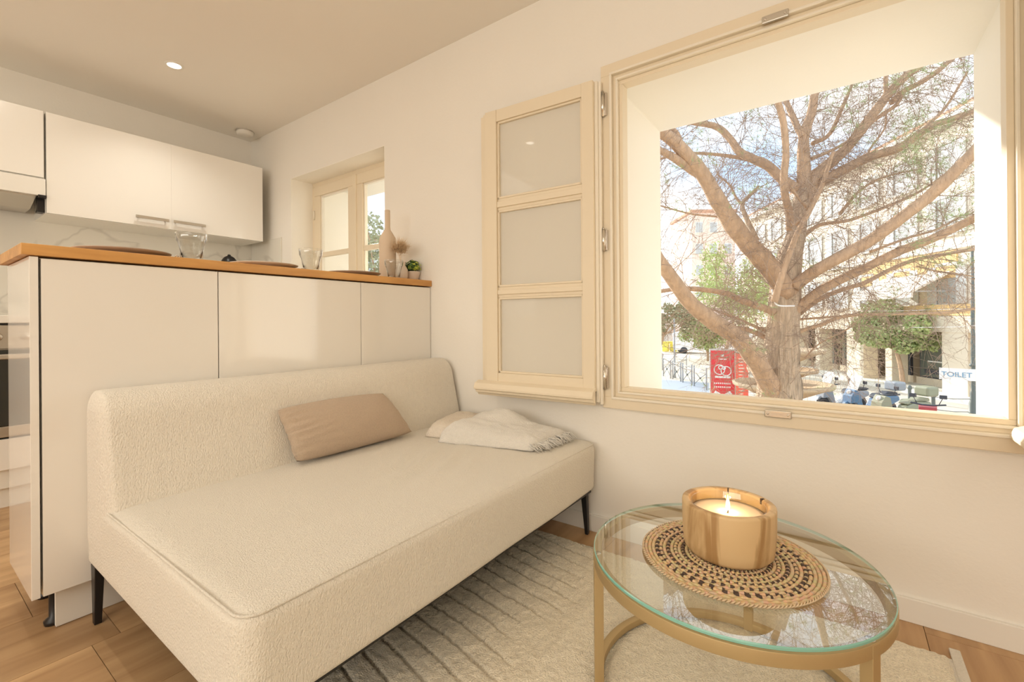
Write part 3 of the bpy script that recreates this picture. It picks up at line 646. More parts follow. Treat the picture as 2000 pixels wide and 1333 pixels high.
bx('backing', 'boucle', (RX0, RX1 + .012, RY0, RY1 + .002, .001, .006), rg)
g = MB(); g.box(RX1 + .006, RX1 + .030, RY0, RY1 + .055, .002, .009); g.build('binding_strip', 'boucle', rg, .003)

# ------------------------------------------------------------------ coffee table, placemat, candle
TX, TY, TZ, TR = -.221, 1.174, .362, .3115
ct = thing('coffee_table', 'round glass topped coffee table with a matt gold frame', 'table', (TX, TY, 0))
gt = MB().lathe([(0, -.008), (TR - .003, -.008), (TR - .001, -.006), (TR - .001, -.002), (TR - .003, 0), (0, 0)], (TX, TY, TZ), 128).build('glass_top', ['table_glass', 'glass_edge'], ct)
for p in gt.data.polygons:
    c_ = p.center; 
    if math.hypot(c_.x - TX, c_.y - TY) > TR - .0025: p.material_index = 1
    p.use_smooth = False
MB().lathe([(TR, -.010), (TR, -.036), (TR - .020, -.036), (TR - .020, -.010)], (TX, TY, TZ), 128, close=True).build('top_ring', 'gold', ct, .001)
MB().lathe([(TR, .024), (TR, .042), (TR - .020, .042), (TR - .020, .024)], (TX, TY, 0), 128, close=True).build('base_ring', 'gold', ct, .001)
for a in (90, 210, 330):
    T = rot_z(R(a), (TX, TY, 0)); MB().box(TR - .0215, TR + .0005, -.0115, .0115, .020, TZ - .012, T=T).build('leg', 'gold', ct, .001)
    MB().lathe([(0, 0), (.008, 0), (.008, .003), (0, .003)], n=16, T=rot_z(R(a), (TX, TY, TZ - .0113)) @ Matrix.Translation((TR - .010, 0, 0))).build('glass_pad', 'chrome', ct)
# woven placemat: concentric coils
m = bpy.data.materials.new('mat_weave'); m.use_nodes = True; t = m.node_tree; b = t.nodes['Principled BSDF']; n = t.nodes.new; l = t.links.new
c = n('ShaderNodeTexCoord'); at_ = n('ShaderNodeAttribute'); at_.attribute_name = 'weave'; l(at_.outputs['Color'], b.inputs['Base Color']); b.inputs['Roughness'].default_value = .7; M['mat_weave'] = m
pm = thing('placemat', 'round woven placemat with dark dashes under the candle', 'placemat', (-.214, 1.160, TZ))
mx_, my_ = -.214, 1.160; v = []; f = []; colr = []; NS = 192; rr = random.Random(4)
NR = 21
for k in range(NR):
    r0 = .012 + k * (.178 / NR); rc = r0 + .0042; base = len(v)
    for i in range(NS):
        a = 2 * math.pi * i / NS
        up = .0012 * (1 if ((i // 2) + k) % 2 else -1)
        for q in range(6):
            t_ = 2 * math.pi * q / 6; v.append((mx_ + (rc + .0042 * math.cos(t_)) * math.cos(a), my_ + (rc + .0042 * math.cos(t_)) * math.sin(a), TZ + .0045 + .0030 * math.sin(t_) + (up if math.sin(t_) > .1 else 0)))
    for i in range(NS):
        j = (i + 1) % NS
        cnt = max(12, int(2 * math.pi * rc / .0165)) if k < 17 else 0
        dark = False
        if k in (16, 17): cnt = 46; ph = (i * cnt / NS + .0) % 1; dark = ph < .42 if k == 16 else .06 < ph < .48
        elif 4 <= k <= 14 and k % 2 == 0: cnt = 48; ph = (i * cnt / NS + .5 * (k // 2 % 2)) % 1; dark = ph < .26
        cc = (.075, .048, .036) if dark else tuple(c_ * rr.uniform(.85, 1.1) for c_ in (.66, .49, .29))
        for q in range(6): f.append((base + i * 6 + q, base + j * 6 + q, base + j * 6 + (q + 1) % 6, base + i * 6 + (q + 1) % 6)); colr.append(cc)
g = MB(); g.add(v, f, True); o = g.build('woven_coils', 'mat_weave', pm, fix=True)
ca = o.data.color_attributes.new('weave', 'FLOAT_COLOR', 'CORNER')
li = 0
for pi, p in enumerate(o.data.polygons):
    for q in p.loop_indices: ca.data[q].color = (*colr[pi], 1)
stuff(o)
g = MB()
for i in range(150):
    a = 2 * math.pi * i / 150; b_ = a + 2 * math.pi / 150 * 1.3; r0 = .1905
    g.tube([(mx_ + r0 * math.cos(a), my_ + r0 * math.sin(a), TZ + .0015), (mx_ + (r0 + .0035) * math.cos((a + b_) / 2), my_ + (r0 + .0035) * math.sin((a + b_) / 2), TZ + .006), (mx_ + r0 * math.cos(b_), my_ + r0 * math.sin(b_), TZ + .0085)], .0017, 4)
stuff(g.build('braided_edge', 'dried', pm))
cd = thing('candle', 'lit candle in a thick turned wooden bowl on the placemat', 'candle', (-.219, 1.178, TZ + .009))
cx_, cy_, cz_ = -.219, 1.178, TZ + .0085
MB().lathe([(0, 0), (.078, 0), (.090, .003), (.0965, .011), (.0995, .030), (.1015, .070), (.1020, .112), (.1010, .1165), (.097, .1185), (.088, .1180), (.0845, .115), (.0835, .100), (.083, .030), (0, .028)], (cx_, cy_, cz_), 96).build('wooden_bowl', 'bowl_wood', cd)
MB().lathe([(.0805, .034), (.0805, .112), (.0815, .1135), (.0825, .112), (.0825, .034)], (cx_, cy_, cz_), 72).build('glass_liner', 'liner_glass', cd)
wxo = MB().lathe([(0, .034), (.0795, .034), (.0795, .0935), (.07, .0925), (.02, .0920), (.006, .0905), (0, .090)], (cx_, cy_, cz_), 64).build('wax', 'wax', cd)
MB().tube([(cx_, cy_, cz_ + .090), (cx_ + .001, cy_, cz_ + .100)], .0013, 6).build('wick', 'wick', cd)
MB().lathe([(0, .096), (.0035, .099), (.0050, .105), (.0042, .114), (.002, .124), (0, .133)], (cx_, cy_, cz_), 20).build('flame', 'flame', cd)
for a, w_ in ((100, .0016), (42, .003)):
    T = rot_z(R(a), (cx_, cy_, cz_)); bx_ = MB(); bx_.box(.0838, .092, -w_, w_, .106, .1190, T=T); bx_.build('dark_knot', 'wick', cd)
lamp('candle_glow', 'POINT', (cx_, cy_, cz_ + .112), .9, (1, .58, .24), shadow_soft_size=.006)

# ================================================================== the square outside
G = -2.5
struct(bx('ground', 'paving', (-90, 60, WO + .2, 110, G - .3, G)))
tag(bx('roadway', 'asphalt', (-40, -4.75, 12, 26.2, G, G + .012)), 'grey roadway with shade painted into its colour beyond the window at the plaza edge', 'road', kind='structure')
g = MB()
for i in range(26): g.box(-30 + i * 1.6, -29.985 + i * 1.6, 26.4, 60, G, G + .004)
for i in range(20): g.box(-30, 12, 27 + i * 1.6, 27.02 + i * 1.6, G, G + .004)
struct(g.build('paving_joints', 'paving_joint'))
struct(bx('shade_overhang', 'stone_pale', (-4.5, 6, WO, WO + 2.2, 2.87, 3.0)))  # unseen slab added overhead so its shade falls on the window jamb
struct(bx('outer_wall_below', 'facade', (-30, 30, WY + .2, WO, G, -.1)))

# ---- arcaded building along the far side of the square
BT_ = Matrix(((.521, .854, 0, -1.1), (-.854, .521, 0, 35.1), (0, 0, 1, 0), (0, 0, 0, 1)))   # local x along the facade, y into the building
bd = thing('arcade_building', 'cream arcaded building with shop windows and shuttered upper floors', 'building', (-1.1, 35.1, G))
def B(name, m, x0, x1, y0, y1, z0, z1, par=None, bv=0): return MB().box(x0, x1, y0, y1, z0, z1, T=BT_).build(name, m, par or bd, bv)
B('wall', 'facade', -13, 16, .6, 9, .42, 9.75); B('lower_wall', 'stone_pale', -13, 16, 2.6, 9, G, .42)
B('cornice', 'stone_white', -13.2, 16.2, .2, .62, 9.5, 9.85); B('roof', 'roof', -13.2, 16.2, .4, 9, 9.85, 10.1)
B('string_course', 'stone_white', -13, 16, .45, .62, 3.95, 4.15); B('fascia', 'stone_pale', -13, 16, -.05, 2.6, .30, 1.0); B('ochre_band', 'facade_ochre', 3.2, 9.2, .52, .62, 2.7, 3.9)
B('step', 'stone_white', -13, 16, -.9, 2.6, G, G + .16)
for a, b_ in ((-12.6, -11.8), (-9.4, -8.5), (-6.2, -5.3), (-3.2, -2.5), (-.35, .12), (2.72, 4.12), (5.74, 6.2), (9.1, 10.35), (13, 14)):
    B('pillar', 'stone_pale', a, b_, -.02, .75, G + .16, .32, bv=.02)
for i, (a, b_) in enumerate(((-11.8, -9.4), (-8.5, -6.2), (-5.3, -3.2), (-2.5, -.35), (.3, 2.6), (4.2, 5.7), (6.3, 9.0), (10.5, 12.8))):
    B('shop_wall', 'stone_pale', a - .2, b_ + .2, 1.2, 1.4, G + .16, -2.0)
    fr = B('shop_window', 'moto_dark', a, b_, 1.22, 1.36, -2.02, .14); B('pane', 'shop_glass', a + .10, b_ - .10, 1.18, 1.23, -1.92, .02, fr)
    if i == 4: B('display', 'shop_green', a + .9, a + 1.7, 1.14, 1.18, -1.1, -.1, fr); B('shop_sign', 'print_white', a - 1.7, a - .85, .7, .74, -.70, -.20, bd)
    if i == 3:
        B('sign_bar', 'sign_blue', 1.4 - 2.3, 1.55 - 2.3, .66, .70, -.68, -.22, bd)
    if i in (4, 6):
        B('bench', 'moto_dark', a + .5, b_ - .4, 1.05, 1.15, -1.75, -1.55, fr); B('display_shelf', 'print_white', a + .6, b_ - .5, 1.12, 1.17, -1.20, -1.14, fr)
for fl_, (z0, z1) in enumerate(((1.55, 3.25), (4.65, 6.3), (7.2, 8.7))):
    for k in range(11):
        a = -12.2 + k * 2.55
        wn = B('upper_window', 'window_dark', a, a + .95, .55, .62, z0, z1); B('surround', 'stone_white', a - .1, a + 1.05, .50, .54, z1, z1 + .14, wn); B('sill', 'stone_white', a - .1, a + 1.05, .44, .54, z0 - .1, z0, wn)
        B('shutter', 'shutter_blue', a - .52, a - .04, .50, .55, z0, z1, wn); B('shutter', 'shutter_blue', a + .99, a + 1.47, .50, .55, z0, z1, wn)
B('ochre_pier', 'facade_ochre', 10.45, 12.4, .38, .6, -.4, 2.6); B('ochre_soffit', 'facade_ochre', 7.0, 12.4, -.04, .4, 1.02, 1.5)
aw = thing('awning', 'wide white awning under the ochre band of the arcaded building', 'awning', (3.2, 30, 1.6))
MB().prism([(.6, 3.05), (-1.1, 2.15), (-1.1, 1.85), (-1.04, 1.85), (-1.04, 2.08), (.6, 2.95)], 4.9, 8.9, 'x', T=BT_).build('canopy', 'stone_white', aw)
for s_ in (5.0, 8.8): MB().box(s_, s_ + .05, -1.05, .6, 2.1, 2.15, T=BT_).build('arm', 'iron_pale', aw)

def far_house(name, label, p0, p1, zt, m, roofm, wins, dep=8, z0=G):
    p0, p1 = Vector(p0), Vector(p1); d = (p1 - p0); Ln = d.length; a = math.atan2(d.y, d.x); T = rot_z(a, (p0.x, p0.y, 0))
    o = thing(name, label, 'building', (p0.x, p0.y, G))
    MB().box(0, Ln, 0, dep, z0, zt, T=T).build('wall', m, o); MB().box(-.2, Ln + .2, -.3, dep, zt, zt + .35, T=T).build('roof', roofm, o)
    for k in range(wins[0]):
        for q in range(wins[1]):
            xx = Ln * (k + .5) / wins[0]; zz = zt - 1.3 - q * 2.9
            f_ = MB().box(xx - .55, xx + .55, -.06, .05, zz - 1.5, zz, T=T).build('window', 'stone_white', o); MB().box(xx - .45, xx + .45, -.09, -.055, zz - 1.42, zz - .08, T=T).build('pane', 'window_dark', f_)
    return o
q0, q1 = at(1352, 560, 62), at(1436, 560, 62); far_house('pink_building', 'pale pink building far down the street behind the pine branches', (q0.x, q0.y, 0), (q1.x, q1.y, 0), 15.5, 'facade_pink', 'roof', (3, 4))
q0, q1 = at(1236, 660, 74), at(1336, 660, 74); far_house('low_building', 'low grey building at the far end of the street', (q0.x, q0.y, 0), (q1.x, q1.y, 0), 1.2, 'shutter_blue', 'iron_pale', (6, 1))
q0, q1 = at(690, 470, 34), at(790, 470, 34); far_house('grey_blue_building', 'grey blue building seen through the small kitchen window', (q0.x, q0.y, 0), (q1.x, q1.y, 0), 7.0, 'shutter_blue', 'roof', (2, 3))

# ---- trees
def cat_rom(pts, per=6):
    P = [Vector(p) for p in pts]; P = [P[0] * 2 - P[1]] + P + [P[-1] * 2 - P[-2]]; out = []
    for i in range(1, len(P) - 2):
        for k in range(per):
            t_ = k / per; a, b_, c_, d = P[i - 1], P[i], P[i + 1], P[i + 2]
            out.append(.5 * ((2 * b_) + (c_ - a) * t_ + (2 * a - 5 * b_ + 4 * c_ - d) * t_ ** 2 + (3 * b_ - a - 3 * c_ + d) * t_ ** 3))
    return out + [P[-2]]
DT = 7.2
pine = thing('pine_tree', 'big pine tree with bare reddish branches filling the open window', 'tree', at(1535, 628, DT) - Vector((0, 0, 3.42)))
def limb(name, pix, w0, w1, d0=0., d1=0., m='bark', n=9, rough=.10, per=6):
    """pix: points along the limb as seen; d0..d1: metres nearer (-) or farther (+) than the trunk"""
    k = len(pix); pts = []
    for i, (a, b_) in enumerate(pix):
        t_ = i / (k - 1); pts.append(at(a, b_, DT + d0 + (d1 - d0) * t_))
    c_ = cat_rom(pts, per); rad = []
    for i, p in enumerate(c_):
        t_ = i / (len(c_) - 1); r_ = (w0 + (w1 - w0) * t_) / 2 / FPX * (DT + d0 + (d1 - d0) * t_)
        rad.append(max(.003, r_ * .88 * (1 + rough * noise.noise(p * 5))))
    g = MB(); g.tube(c_, rad, n); g.build(name, m, pine); return c_, rad
base = at(1535, 628, DT)
# trunk, ridged
tp = [at(a, b_, DT) for a, b_ in ((1515, 1080), (1516, 900), (1518, 790), (1523, 700), (1529, 640), (1533, 570), (1540, 510), (1556, 450), (1567, 370))]
tw = [110, 90, 76, 60, 53, 54, 46, 32, 24]
c_ = cat_rom(tp, 8); v = []; f = []; n_ = 64; kk = len(c_)
for i, p in enumerate(c_):
    t_ = i / 8; j = min(int(t_), 7); w_ = tw[j] + (tw[j + 1] - tw[j]) * (t_ - j); r_ = w_ / 2 / FPX * DT
    for q in range(n_):
        a = 2 * math.pi * q / n_; d = Vector((math.cos(a), math.sin(a), 0)); s_ = Vector((d.x * 3.0, d.y * 3.0, p.z * .9))
        rid = abs(noise.noise(s_ * 2.2 + Vector((0, 0, p.z * .4)))) * 1.5 - .3 + .5 * noise.noise(Vector((d.x * 7, d.y * 7, p.z * 3)))
        amp = .16 * max(.25, min(1, (base.z + .4 - p.z) / 1.5 + .3)); v.append(p + d * r_ * (1 + amp * rid * 1.3))
for i in range(kk - 1):
    for q in range(n_): q2 = (q + 1) % n_; f.append((i * n_ + q, i * n_ + q2, (i + 1) * n_ + q2, (i + 1) * n_ + q))
f.append(tuple((kk - 1) * n_ + q for q in range(n_))); g = MB(); g.add(v, f, True); g.build('trunk', 'bark_old', pine)
limbs = []
def LB(*a, **k): limbs.append(limb('branch', *a, **k))
LB([(1524, 800), (1502, 750), (1476, 704), (1440, 660), (1400, 634), (1352, 596), (1318, 552), (1280, 498), (1240, 430)], 46, 26, -.02, -1.1)
LB([(1540, 575), (1500, 520), (1462, 478), (1432, 440), (1402, 392), (1372, 340), (1340, 302), (1306, 268), (1262, 248), (1200, 250)], 46, 22, -.1, -.9)
LB([(1376, 348), (1345, 328), (1312, 306), (1275, 290), (1220, 285)], 22, 13, -.45, -.9)
LB([(1330, 290), (1322, 262), (1300, 240)], 15, 9, -.6, -.6)
LB([(1560, 372), (1530, 352), (1500, 324), (1470, 310), (1444, 296), (1425, 270), (1400, 248), (1360, 240), (1315, 236)], 24, 11, 0, .9)
LB([(1500, 326), (1460, 312), (1400, 302), (1340, 300), (1280, 312)], 10, 5, .3, 1.2)
LB([(1543, 450), (1541, 415), (1533, 380), (1531, 343), (1535, 300), (1530, 240), (1518, 195), (1500, 140)], 17, 13, -.35, -.8)
LB([(1567, 390), (1570, 340), (1569, 300), (1571, 262), (1584, 222), (1592, 180), (1605, 120)], 30, 13, 0, .1)
LB([(1568, 268), (1556, 245), (1546, 222), (1535, 195), (1522, 150)], 15, 9, .02, .4)
LB([(1575, 380), (1590, 345), (1620, 320), (1655, 288), (1688, 246), (1718, 206), (1742, 176), (1768, 150), (1795, 130), (1840, 90)], 26, 14, 0, .5)
LB([(1731, 190), (1730, 165), (1730, 140), (1728, 100)], 9, 7, .3, .35)
LB([(1742, 200), (1765, 178), (1800, 160), (1835, 136), (1865, 110), (1900, 80)], 12, 9, .35, 1.)
LB([(1690, 248), (1720, 226), (1750, 205), (1764, 182)], 9, 7, .3, .4)
LB([(1574, 400), (1600, 360), (1640, 336), (1696, 308), (1753, 290), (1792, 264), (1820, 246), (1858, 233), (1910, 214), (1980, 190)], 24, 10, .1, .2)
LB([(1792, 262), (1830, 228), (1850, 205), (1872, 170), (1890, 140)], 7, 4, .2, .5)
LB([(1550, 560), (1580, 538), (1602, 524), (1638, 504), (1690, 476), (1728, 450), (1768, 420), (1812, 386), (1842, 358), (1876, 324), (1915, 285), (1980, 210)], 27, 25, -.2, -1.5)
LB([(1548, 612), (1575, 588), (1605, 566), (1645, 545), (1690, 524), (1728, 504), (1764, 488), (1808, 472), (1852, 452), (1888, 434), (1915, 422), (1990, 395)], 20, 17, -.1, -1.2)
LB([(1555, 618), (1600, 585), (1645, 566), (1690, 552), (1740, 526), (1790, 507), (1850, 496), (1915, 484), (1990, 470)], 11, 7, .1, .8)
LB([(1512, 590), (1522, 556), (1540, 500), (1560, 450), (1580, 414), (1604, 366), (1620, 318), (1628, 296)], 15, 7, -.55, -.8)
LB([(1552, 440), (1578, 414), (1562, 390), (1545, 366)], 7, 5, -.6, -.6)
LB([(1512, 612), (1496, 604), (1450, 588), (1412, 572), (1340, 564), (1285, 570), (1220, 580)], 17, 7, -.2, .4)
LB([(1510, 672), (1495, 660), (1462, 645), (1430, 640), (1405, 636), (1370, 620)], 13, 5, .1, .8)
LB([(1508, 652), (1470, 636), (1440, 622), (1412, 612), (1383, 602)], 7, 4, .15, .8)
LB([(1550, 655), (1572, 644), (1600, 636), (1650, 618), (1737, 614), (1842, 611), (1912, 602), (1990, 590)], 9, 5, 0, -.2)
LB([(1550, 625), (1590, 622), (1640, 618)], 5, 4, .2, .3)
LB([(1478, 470), (1455, 420), (1450, 398), (1462, 384), (1482, 364)], 12, 5, .6, 1.2, m='bark_old')
LB([(1450, 402), (1437, 385), (1425, 362), (1400, 340)], 6, 3, .9, 1.3)
LB([(1440, 432), (1405, 424), (1350, 418), (1300, 405), (1270, 396)], 5, 3, .0, .6)
LB([(1588, 280), (1620, 262), (1645, 210), (1662, 170), (1668, 150)], 10, 5, .2, 1.)
LB([(1585, 310), (1620, 296), (1660, 274)], 8, 5, 0, .2)
LB([(1690, 318), (1700, 290), (1728, 250), (1730, 215)], 5, 3, .3, .6)
LB([(1640, 418), (1680, 372), (1730, 345), (1800, 330)], 7, 3, .4, 1.)
LB([(1560, 470), (1600, 440), (1660, 430), (1740, 400), (1800, 372), (1860, 330)], 9, 4, .3, 1.)
LB([(1700, 492), (1770, 466), (1830, 448), (1880, 420)], 6, 4, -.6, -.2)
LB([(1572, 700), (1600, 672), (1660, 640), (1700, 600)], 4, 3, .3, .9)
LB([(1790, 520), (1830, 530), (1900, 540)], 4, 3, .2, .5)
# dense fine twigs spreading from every limb
tg = MB(); nd = MB(); rr = random.Random(21)
def twig(p0, d, L_, r0, seg, droop, depth=0):
    p = Vector(p0); d = d.normalized(); pts = [p.copy()]; rads = [r0]; turn = Vector((rr.gauss(0, 1), rr.gauss(0, 1), rr.gauss(0, 1))) * .22
    for i in range(seg):
        d = (d + turn * .35 + Vector((rr.gauss(0, .10), rr.gauss(0, .10), rr.gauss(0, .10) - droop))).normalized(); p = p + d * L_ / seg; pts.append(p.copy()); rads.append(r0 * (1 - .75 * (i + 1) / seg))
    if min(q.y for q in pts) < WO + 1.2: return pts
    tg.tube(pts, rads, 3, cap=False)
    if depth < 2:
        for k in range((9, 4)[depth]):
            i = rr.randint(1, seg); dd = (pts[i] - pts[i - 1]).normalized(); s_ = Vector((rr.gauss(0, 1), rr.gauss(0, 1), rr.gauss(0, 1))); s_ = (s_ - dd * s_.dot(dd)).normalized()
            twig(pts[i], dd * .7 + s_ * .8, L_ * rr.uniform(.28, .55), r0 * .55, max(3, seg - 2), droop, depth + 1)
    return pts
tips = []
for ci_, (c_, rad) in enumerate(limbs):
    ln = sum((c_[i + 1] - c_[i]).length for i in range(len(c_) - 1)); num = int(ln * 9.0) + 3
    for k in range(num):
        i = rr.randint(2, len(c_) - 2); dd = (c_[i + 1] - c_[i]).normalized(); s_ = Vector((rr.gauss(0, 1), rr.gauss(0, 1), rr.gauss(.1, 1))); s_ = (s_ - dd * s_.dot(dd)).normalized()
        t_ = twig(c_[i], dd * .45 + s_, rr.uniform(.45, 1.45), rr.uniform(.0042, .0072), 6, .02); tips.append(t_[-1])
for k in range(90):   # shoots on the trunk and behind it
    z = rr.uniform(-1.2, 3.4); a = rr.uniform(0, 6.28); i = min(range(len(tp)), key=lambda q: abs(tp[q].z - z)); p = tp[i].copy(); p.z = z
    twig(p, Vector((math.cos(a), math.sin(a), rr.uniform(-.3, .6))), rr.uniform(.5, 1.6), .005, 6, .02)
MB().tube(cat_rom([at(1508, 566, 6.75), at(1512, 585, 6.7), at(1520, 597, 6.66), at(1552, 598, 6.72)], 5), .012, 6).build('strap', 'print_white', pine)
for (a0, a1, b0, b1, l_) in ((1560, 608, 1960, 601, 'thin white cable strung past the pine above the round tree'), (1780, 640, 1960, 632, 'thin white cable strung in front of the shop windows')):
    tag(MB().tube([at(a0, a1, 9.5), at((a0 + b0) / 2, (a1 + b1) / 2 + 3, 9.5), at(b0, b1, 9.5)], .006, 5).build('cable', 'print_white'), l_, 'cable')
stuff(tg.build('twigs', 'twig', pine, fix=False))
# needle tufts, mostly high up and towards one side
def proj(p):
    q = p - EYE; z = q.dot(_F); return (CX + FPX * q.dot(_X) / z, CY + FPX * q.dot(_D) / z)
for t_ in tips:
    u, w_ = proj(t_); pr = .13
    if u > 1760 and w_ < 520: pr = 1.0
    if u > 1840 and w_ < 330: pr = .5
    if w_ < 260: pr = max(pr, .34)
    if u < 1350: pr = .15
    if rr.random() > pr or t_.y < WO + 1.2: continue
    for q in range(10 if pr > .6 else 6):
        cpt = t_ + Vector((rr.gauss(0, .10), rr.gauss(0, .10), rr.gauss(0, .08)))
        for w2 in range(14):
            d = Vector((rr.gauss(0, 1), rr.gauss(0, 1), rr.gauss(.2, 1))).normalized(); s_ = d.cross(Vector((rr.gauss(0, 1), rr.gauss(0, 1), rr.gauss(0, 1)))).normalized() * .0022
            nd.add([cpt - s_, cpt + s_, cpt + d * rr.uniform(.06, .12)], [(0, 1, 2)])
stuff(nd.build('needles', 'needle', pine, fix=False))

def crown_tree(name, label, crown, rx, rz, trunk_xy, m, n_leaf, seed, size=.16, hollow=.35, tw_=.105, group=None, cat='tree'):
    r_ = random.Random(seed); o = thing(name, label, cat, (trunk_xy[0], trunk_xy[1], G), group)
    g = MB(); C_ = Vector(crown); blobs = []
    for i in range(26):
        while True:
            d = Vector((r_.uniform(-1, 1), r_.uniform(-1, 1), r_.uniform(-1, 1)))
            if hollow < d.length < .86: break
        blobs.append((C_ + Vector((d.x * rx, d.y * rx, d.z * rz)), r_.uniform(.22, .40) * min(rx, rz)))
    for i in range(n_leaf):
        b_, br_ = blobs[r_.randrange(len(blobs))]; d = Vector((r_.gauss(0, 1), r_.gauss(0, 1), r_.gauss(0, 1))).normalized() * br_ * r_.uniform(.6, 1.1); p = b_ + d
        a = Vector((r_.gauss(0, 1), r_.gauss(0, 1), r_.gauss(0, 1))).normalized() * size * r_.uniform(.5, 1.2); c_ = a.cross(Vector((r_.gauss(0, 1), r_.gauss(0, 1), r_.gauss(0, 1)))).normalized() * size * .35
        g.add([p - a * .5, p + c_, p + a * .5, p - c_], [(0, 1, 2, 3)])
    stuff(g.build('foliage', m, o, fix=False))
    tb = Vector((trunk_xy[0], trunk_xy[1], G)); tm = Vector((C_.x * .8 + tb.x * .2, C_.y * .8 + tb.y * .2, C_.z - rz * .75))
    MB().tube(cat_rom([tb, tb * .5 + tm * .5 + Vector((.06, 0, 0)), tm], 5), [tw_ * (1.1 - .035 * i) for i in range(11)], 10).build('trunk', 'bark', o)
    for i in range(6):
        e = blobs[i * 4][0]; MB().tube([tm - Vector((0, 0, .1)), tm * .5 + e * .5 + Vector((0, 0, -.12)), e], [tw_ * .55, tw_ * .4, tw_ * .15], 6).build('branch', 'bark', o)
    return o
crown_tree('round_tree', 'round clipped green tree on the pavement in front of the shop windows', at(1745, 634, 22), 2.15, 1.45, (2.41, 28.3), 'foliage', 9000, 1, .17)
crown_tree('street_tree', 'dark green street tree beside the white van', at(1378, 648, 38), 2.4, 1.7, (-8.9, 40.2), 'foliage', 3500, 2, .26)
crown_tree('tall_tree', 'tall light green tree whose crown shows behind the pine trunk', at(1442, 556, 27), 3.1, 2.6, (-6.2, 30.5), 'foliage_bright', 8000, 3, .15, hollow=.2)
crown_tree('brown_tree', 'brownish olive tree at the far end of the street', at(1303, 622, 36), 2.2, 1.5, (-12.1, 36.2), 'foliage_olive', 3500, 4, .25)
crown_tree('kitchen_view_tree', 'tree seen through the small window of the kitchen', at(742, 500, 20), 1.9, 2.6, (at(742, 500, 20).x, at(742, 500, 20).y), 'foliage_olive', 3000, 5, .2)

# ---- stone fountain of stacked bowls behind the pine trunk
fc = at(1526, 628, 15.2); k = 15.2 / FPX
ft = thing('stone_fountain', 'tan stone fountain of stacked bowls behind the pine trunk', 'fountain', (fc.x, fc.y, G))
for zt, r_, h in ((-.07, 72, .52), (-.72, 60, .42), (-1.20, 86, .60)):
    ro = r_ * k; MB().lathe([(.05, zt - h), (.30, zt - h), (ro * .55, zt - h * .62), (ro * .86, zt - h * .28), (ro, zt - .10), (ro * 1.02, zt), (ro * .95, zt), (ro * .9, zt - .07), (.2, zt - .16), (0.05, zt - .16)], (fc.x, fc.y, 0), 48).build('bowl', 'fountain_stone', ft)
MB().lathe([(.42, G), (.40, G + .1), (.30, G + .2), (.28, -.35), (.34, .05), (.22, .35), (.10, .6), (0, .64)], (fc.x, fc.y, 0), 32).build('column', 'fountain_stone', ft)
MB().lathe([(1.5, G), (1.5, G + .42), (1.35, G + .42), (1.3, G + .2), (0, G + .2)], (fc.x, fc.y, 0), 56).build('basin', 'fountain_stone', ft)

# ---- red advertising totem and banner
def facing(px, dep, yaw_extra=0):
    p = at(px, 628, dep); a = math.atan2(p.y, p.x) - math.pi / 2 + yaw_extra
    return rot_z(a, (p.x, p.y, G)), p
T, p = facing(1410, 17.4, R(6))
tt = thing('advert_totem', 'red advertising panel on the pavement with a round white emblem', 'sign', (p.x, p.y, G))
def Q(nm, m, x0, x1, y0, y1, z0, z1, par=tt): return MB().box(x0, x1, y0, y1, z0, z1, T=T).build(nm, m, par)
Q('frame', 'sign_grey', -.45, .45, -.08, .08, 0, 2.30); po = Q('poster', 'sign_red', -.41, .41, -.10, -.08, .06, 2.24)
def disc(x, z, r_, r2, m, y=-.106, n_=28, par=po):
    MB().lathe([(r2, 0), (r_, 0), (r_, .004), (r2, .004)], n=n_, T=T @ Matrix.Translation((x, y, z)) @ Matrix.Rotation(R(90), 4, 'X'), close=True).build('emblem', m, par)
disc(-.11, 1.52, .20, .165, 'print_white'); disc(.12, 1.47, .19, .155, 'print_white'); disc(-.07, 1.60, .085, .045, 'print_white', -.108); disc(.05, 1.58, .07, .03, 'print_white', -.108); disc(.0, 2.06, .055, .0001, 'print_white')
for z, w_, h in ((1.92, .14, .035), (1.24, .27, .075)): Q('lettering_band', 'print_white', -w_, w_, -.108, -.10, z - h / 2, z + h / 2, po)
for z in (1.00, .86):
    for q in range(9): Q('lettering_stroke', 'print_white', -.30 + q * .066, -.30 + q * .066 + .040, -.107, -.10, z - .03, z + .03, po)
T2 = T
for sx_ in (-1, 1):
    Tq = T @ Matrix.Translation((sx_ * .19, -.106, .52)) @ Matrix.Rotation(R(-32 * sx_), 4, 'Y'); MB().box(-.16, .16, -.004, .004, -.14, .14, T=Tq).build('printed_card', 'van_white', po)
Q('printed_photo', 'foliage_olive', -.41, .41, -.104, -.10, .06, .40, po)
T, p = facing(1447, 17.9, R(20))
bn = thing('banner', 'tall orange red banner standing next to the advertising panel', 'banner', (p.x, p.y, G))
MB().box(-.26, .26, -.01, .01, .05, 2.1, T=T).build('cloth', 'banner_red', bn); MB().box(-.28, -.25, -.03, .03, 0, 2.15, T=T).build('pole', 'sign_grey', bn)
for q in range(14): MB().box(-.10, .12 - .03 * (q % 3), -.018, -.01, 1.85 - q * .125, 1.90 - q * .125, T=T).build('lettering_stroke', 'facade_pink', bn)

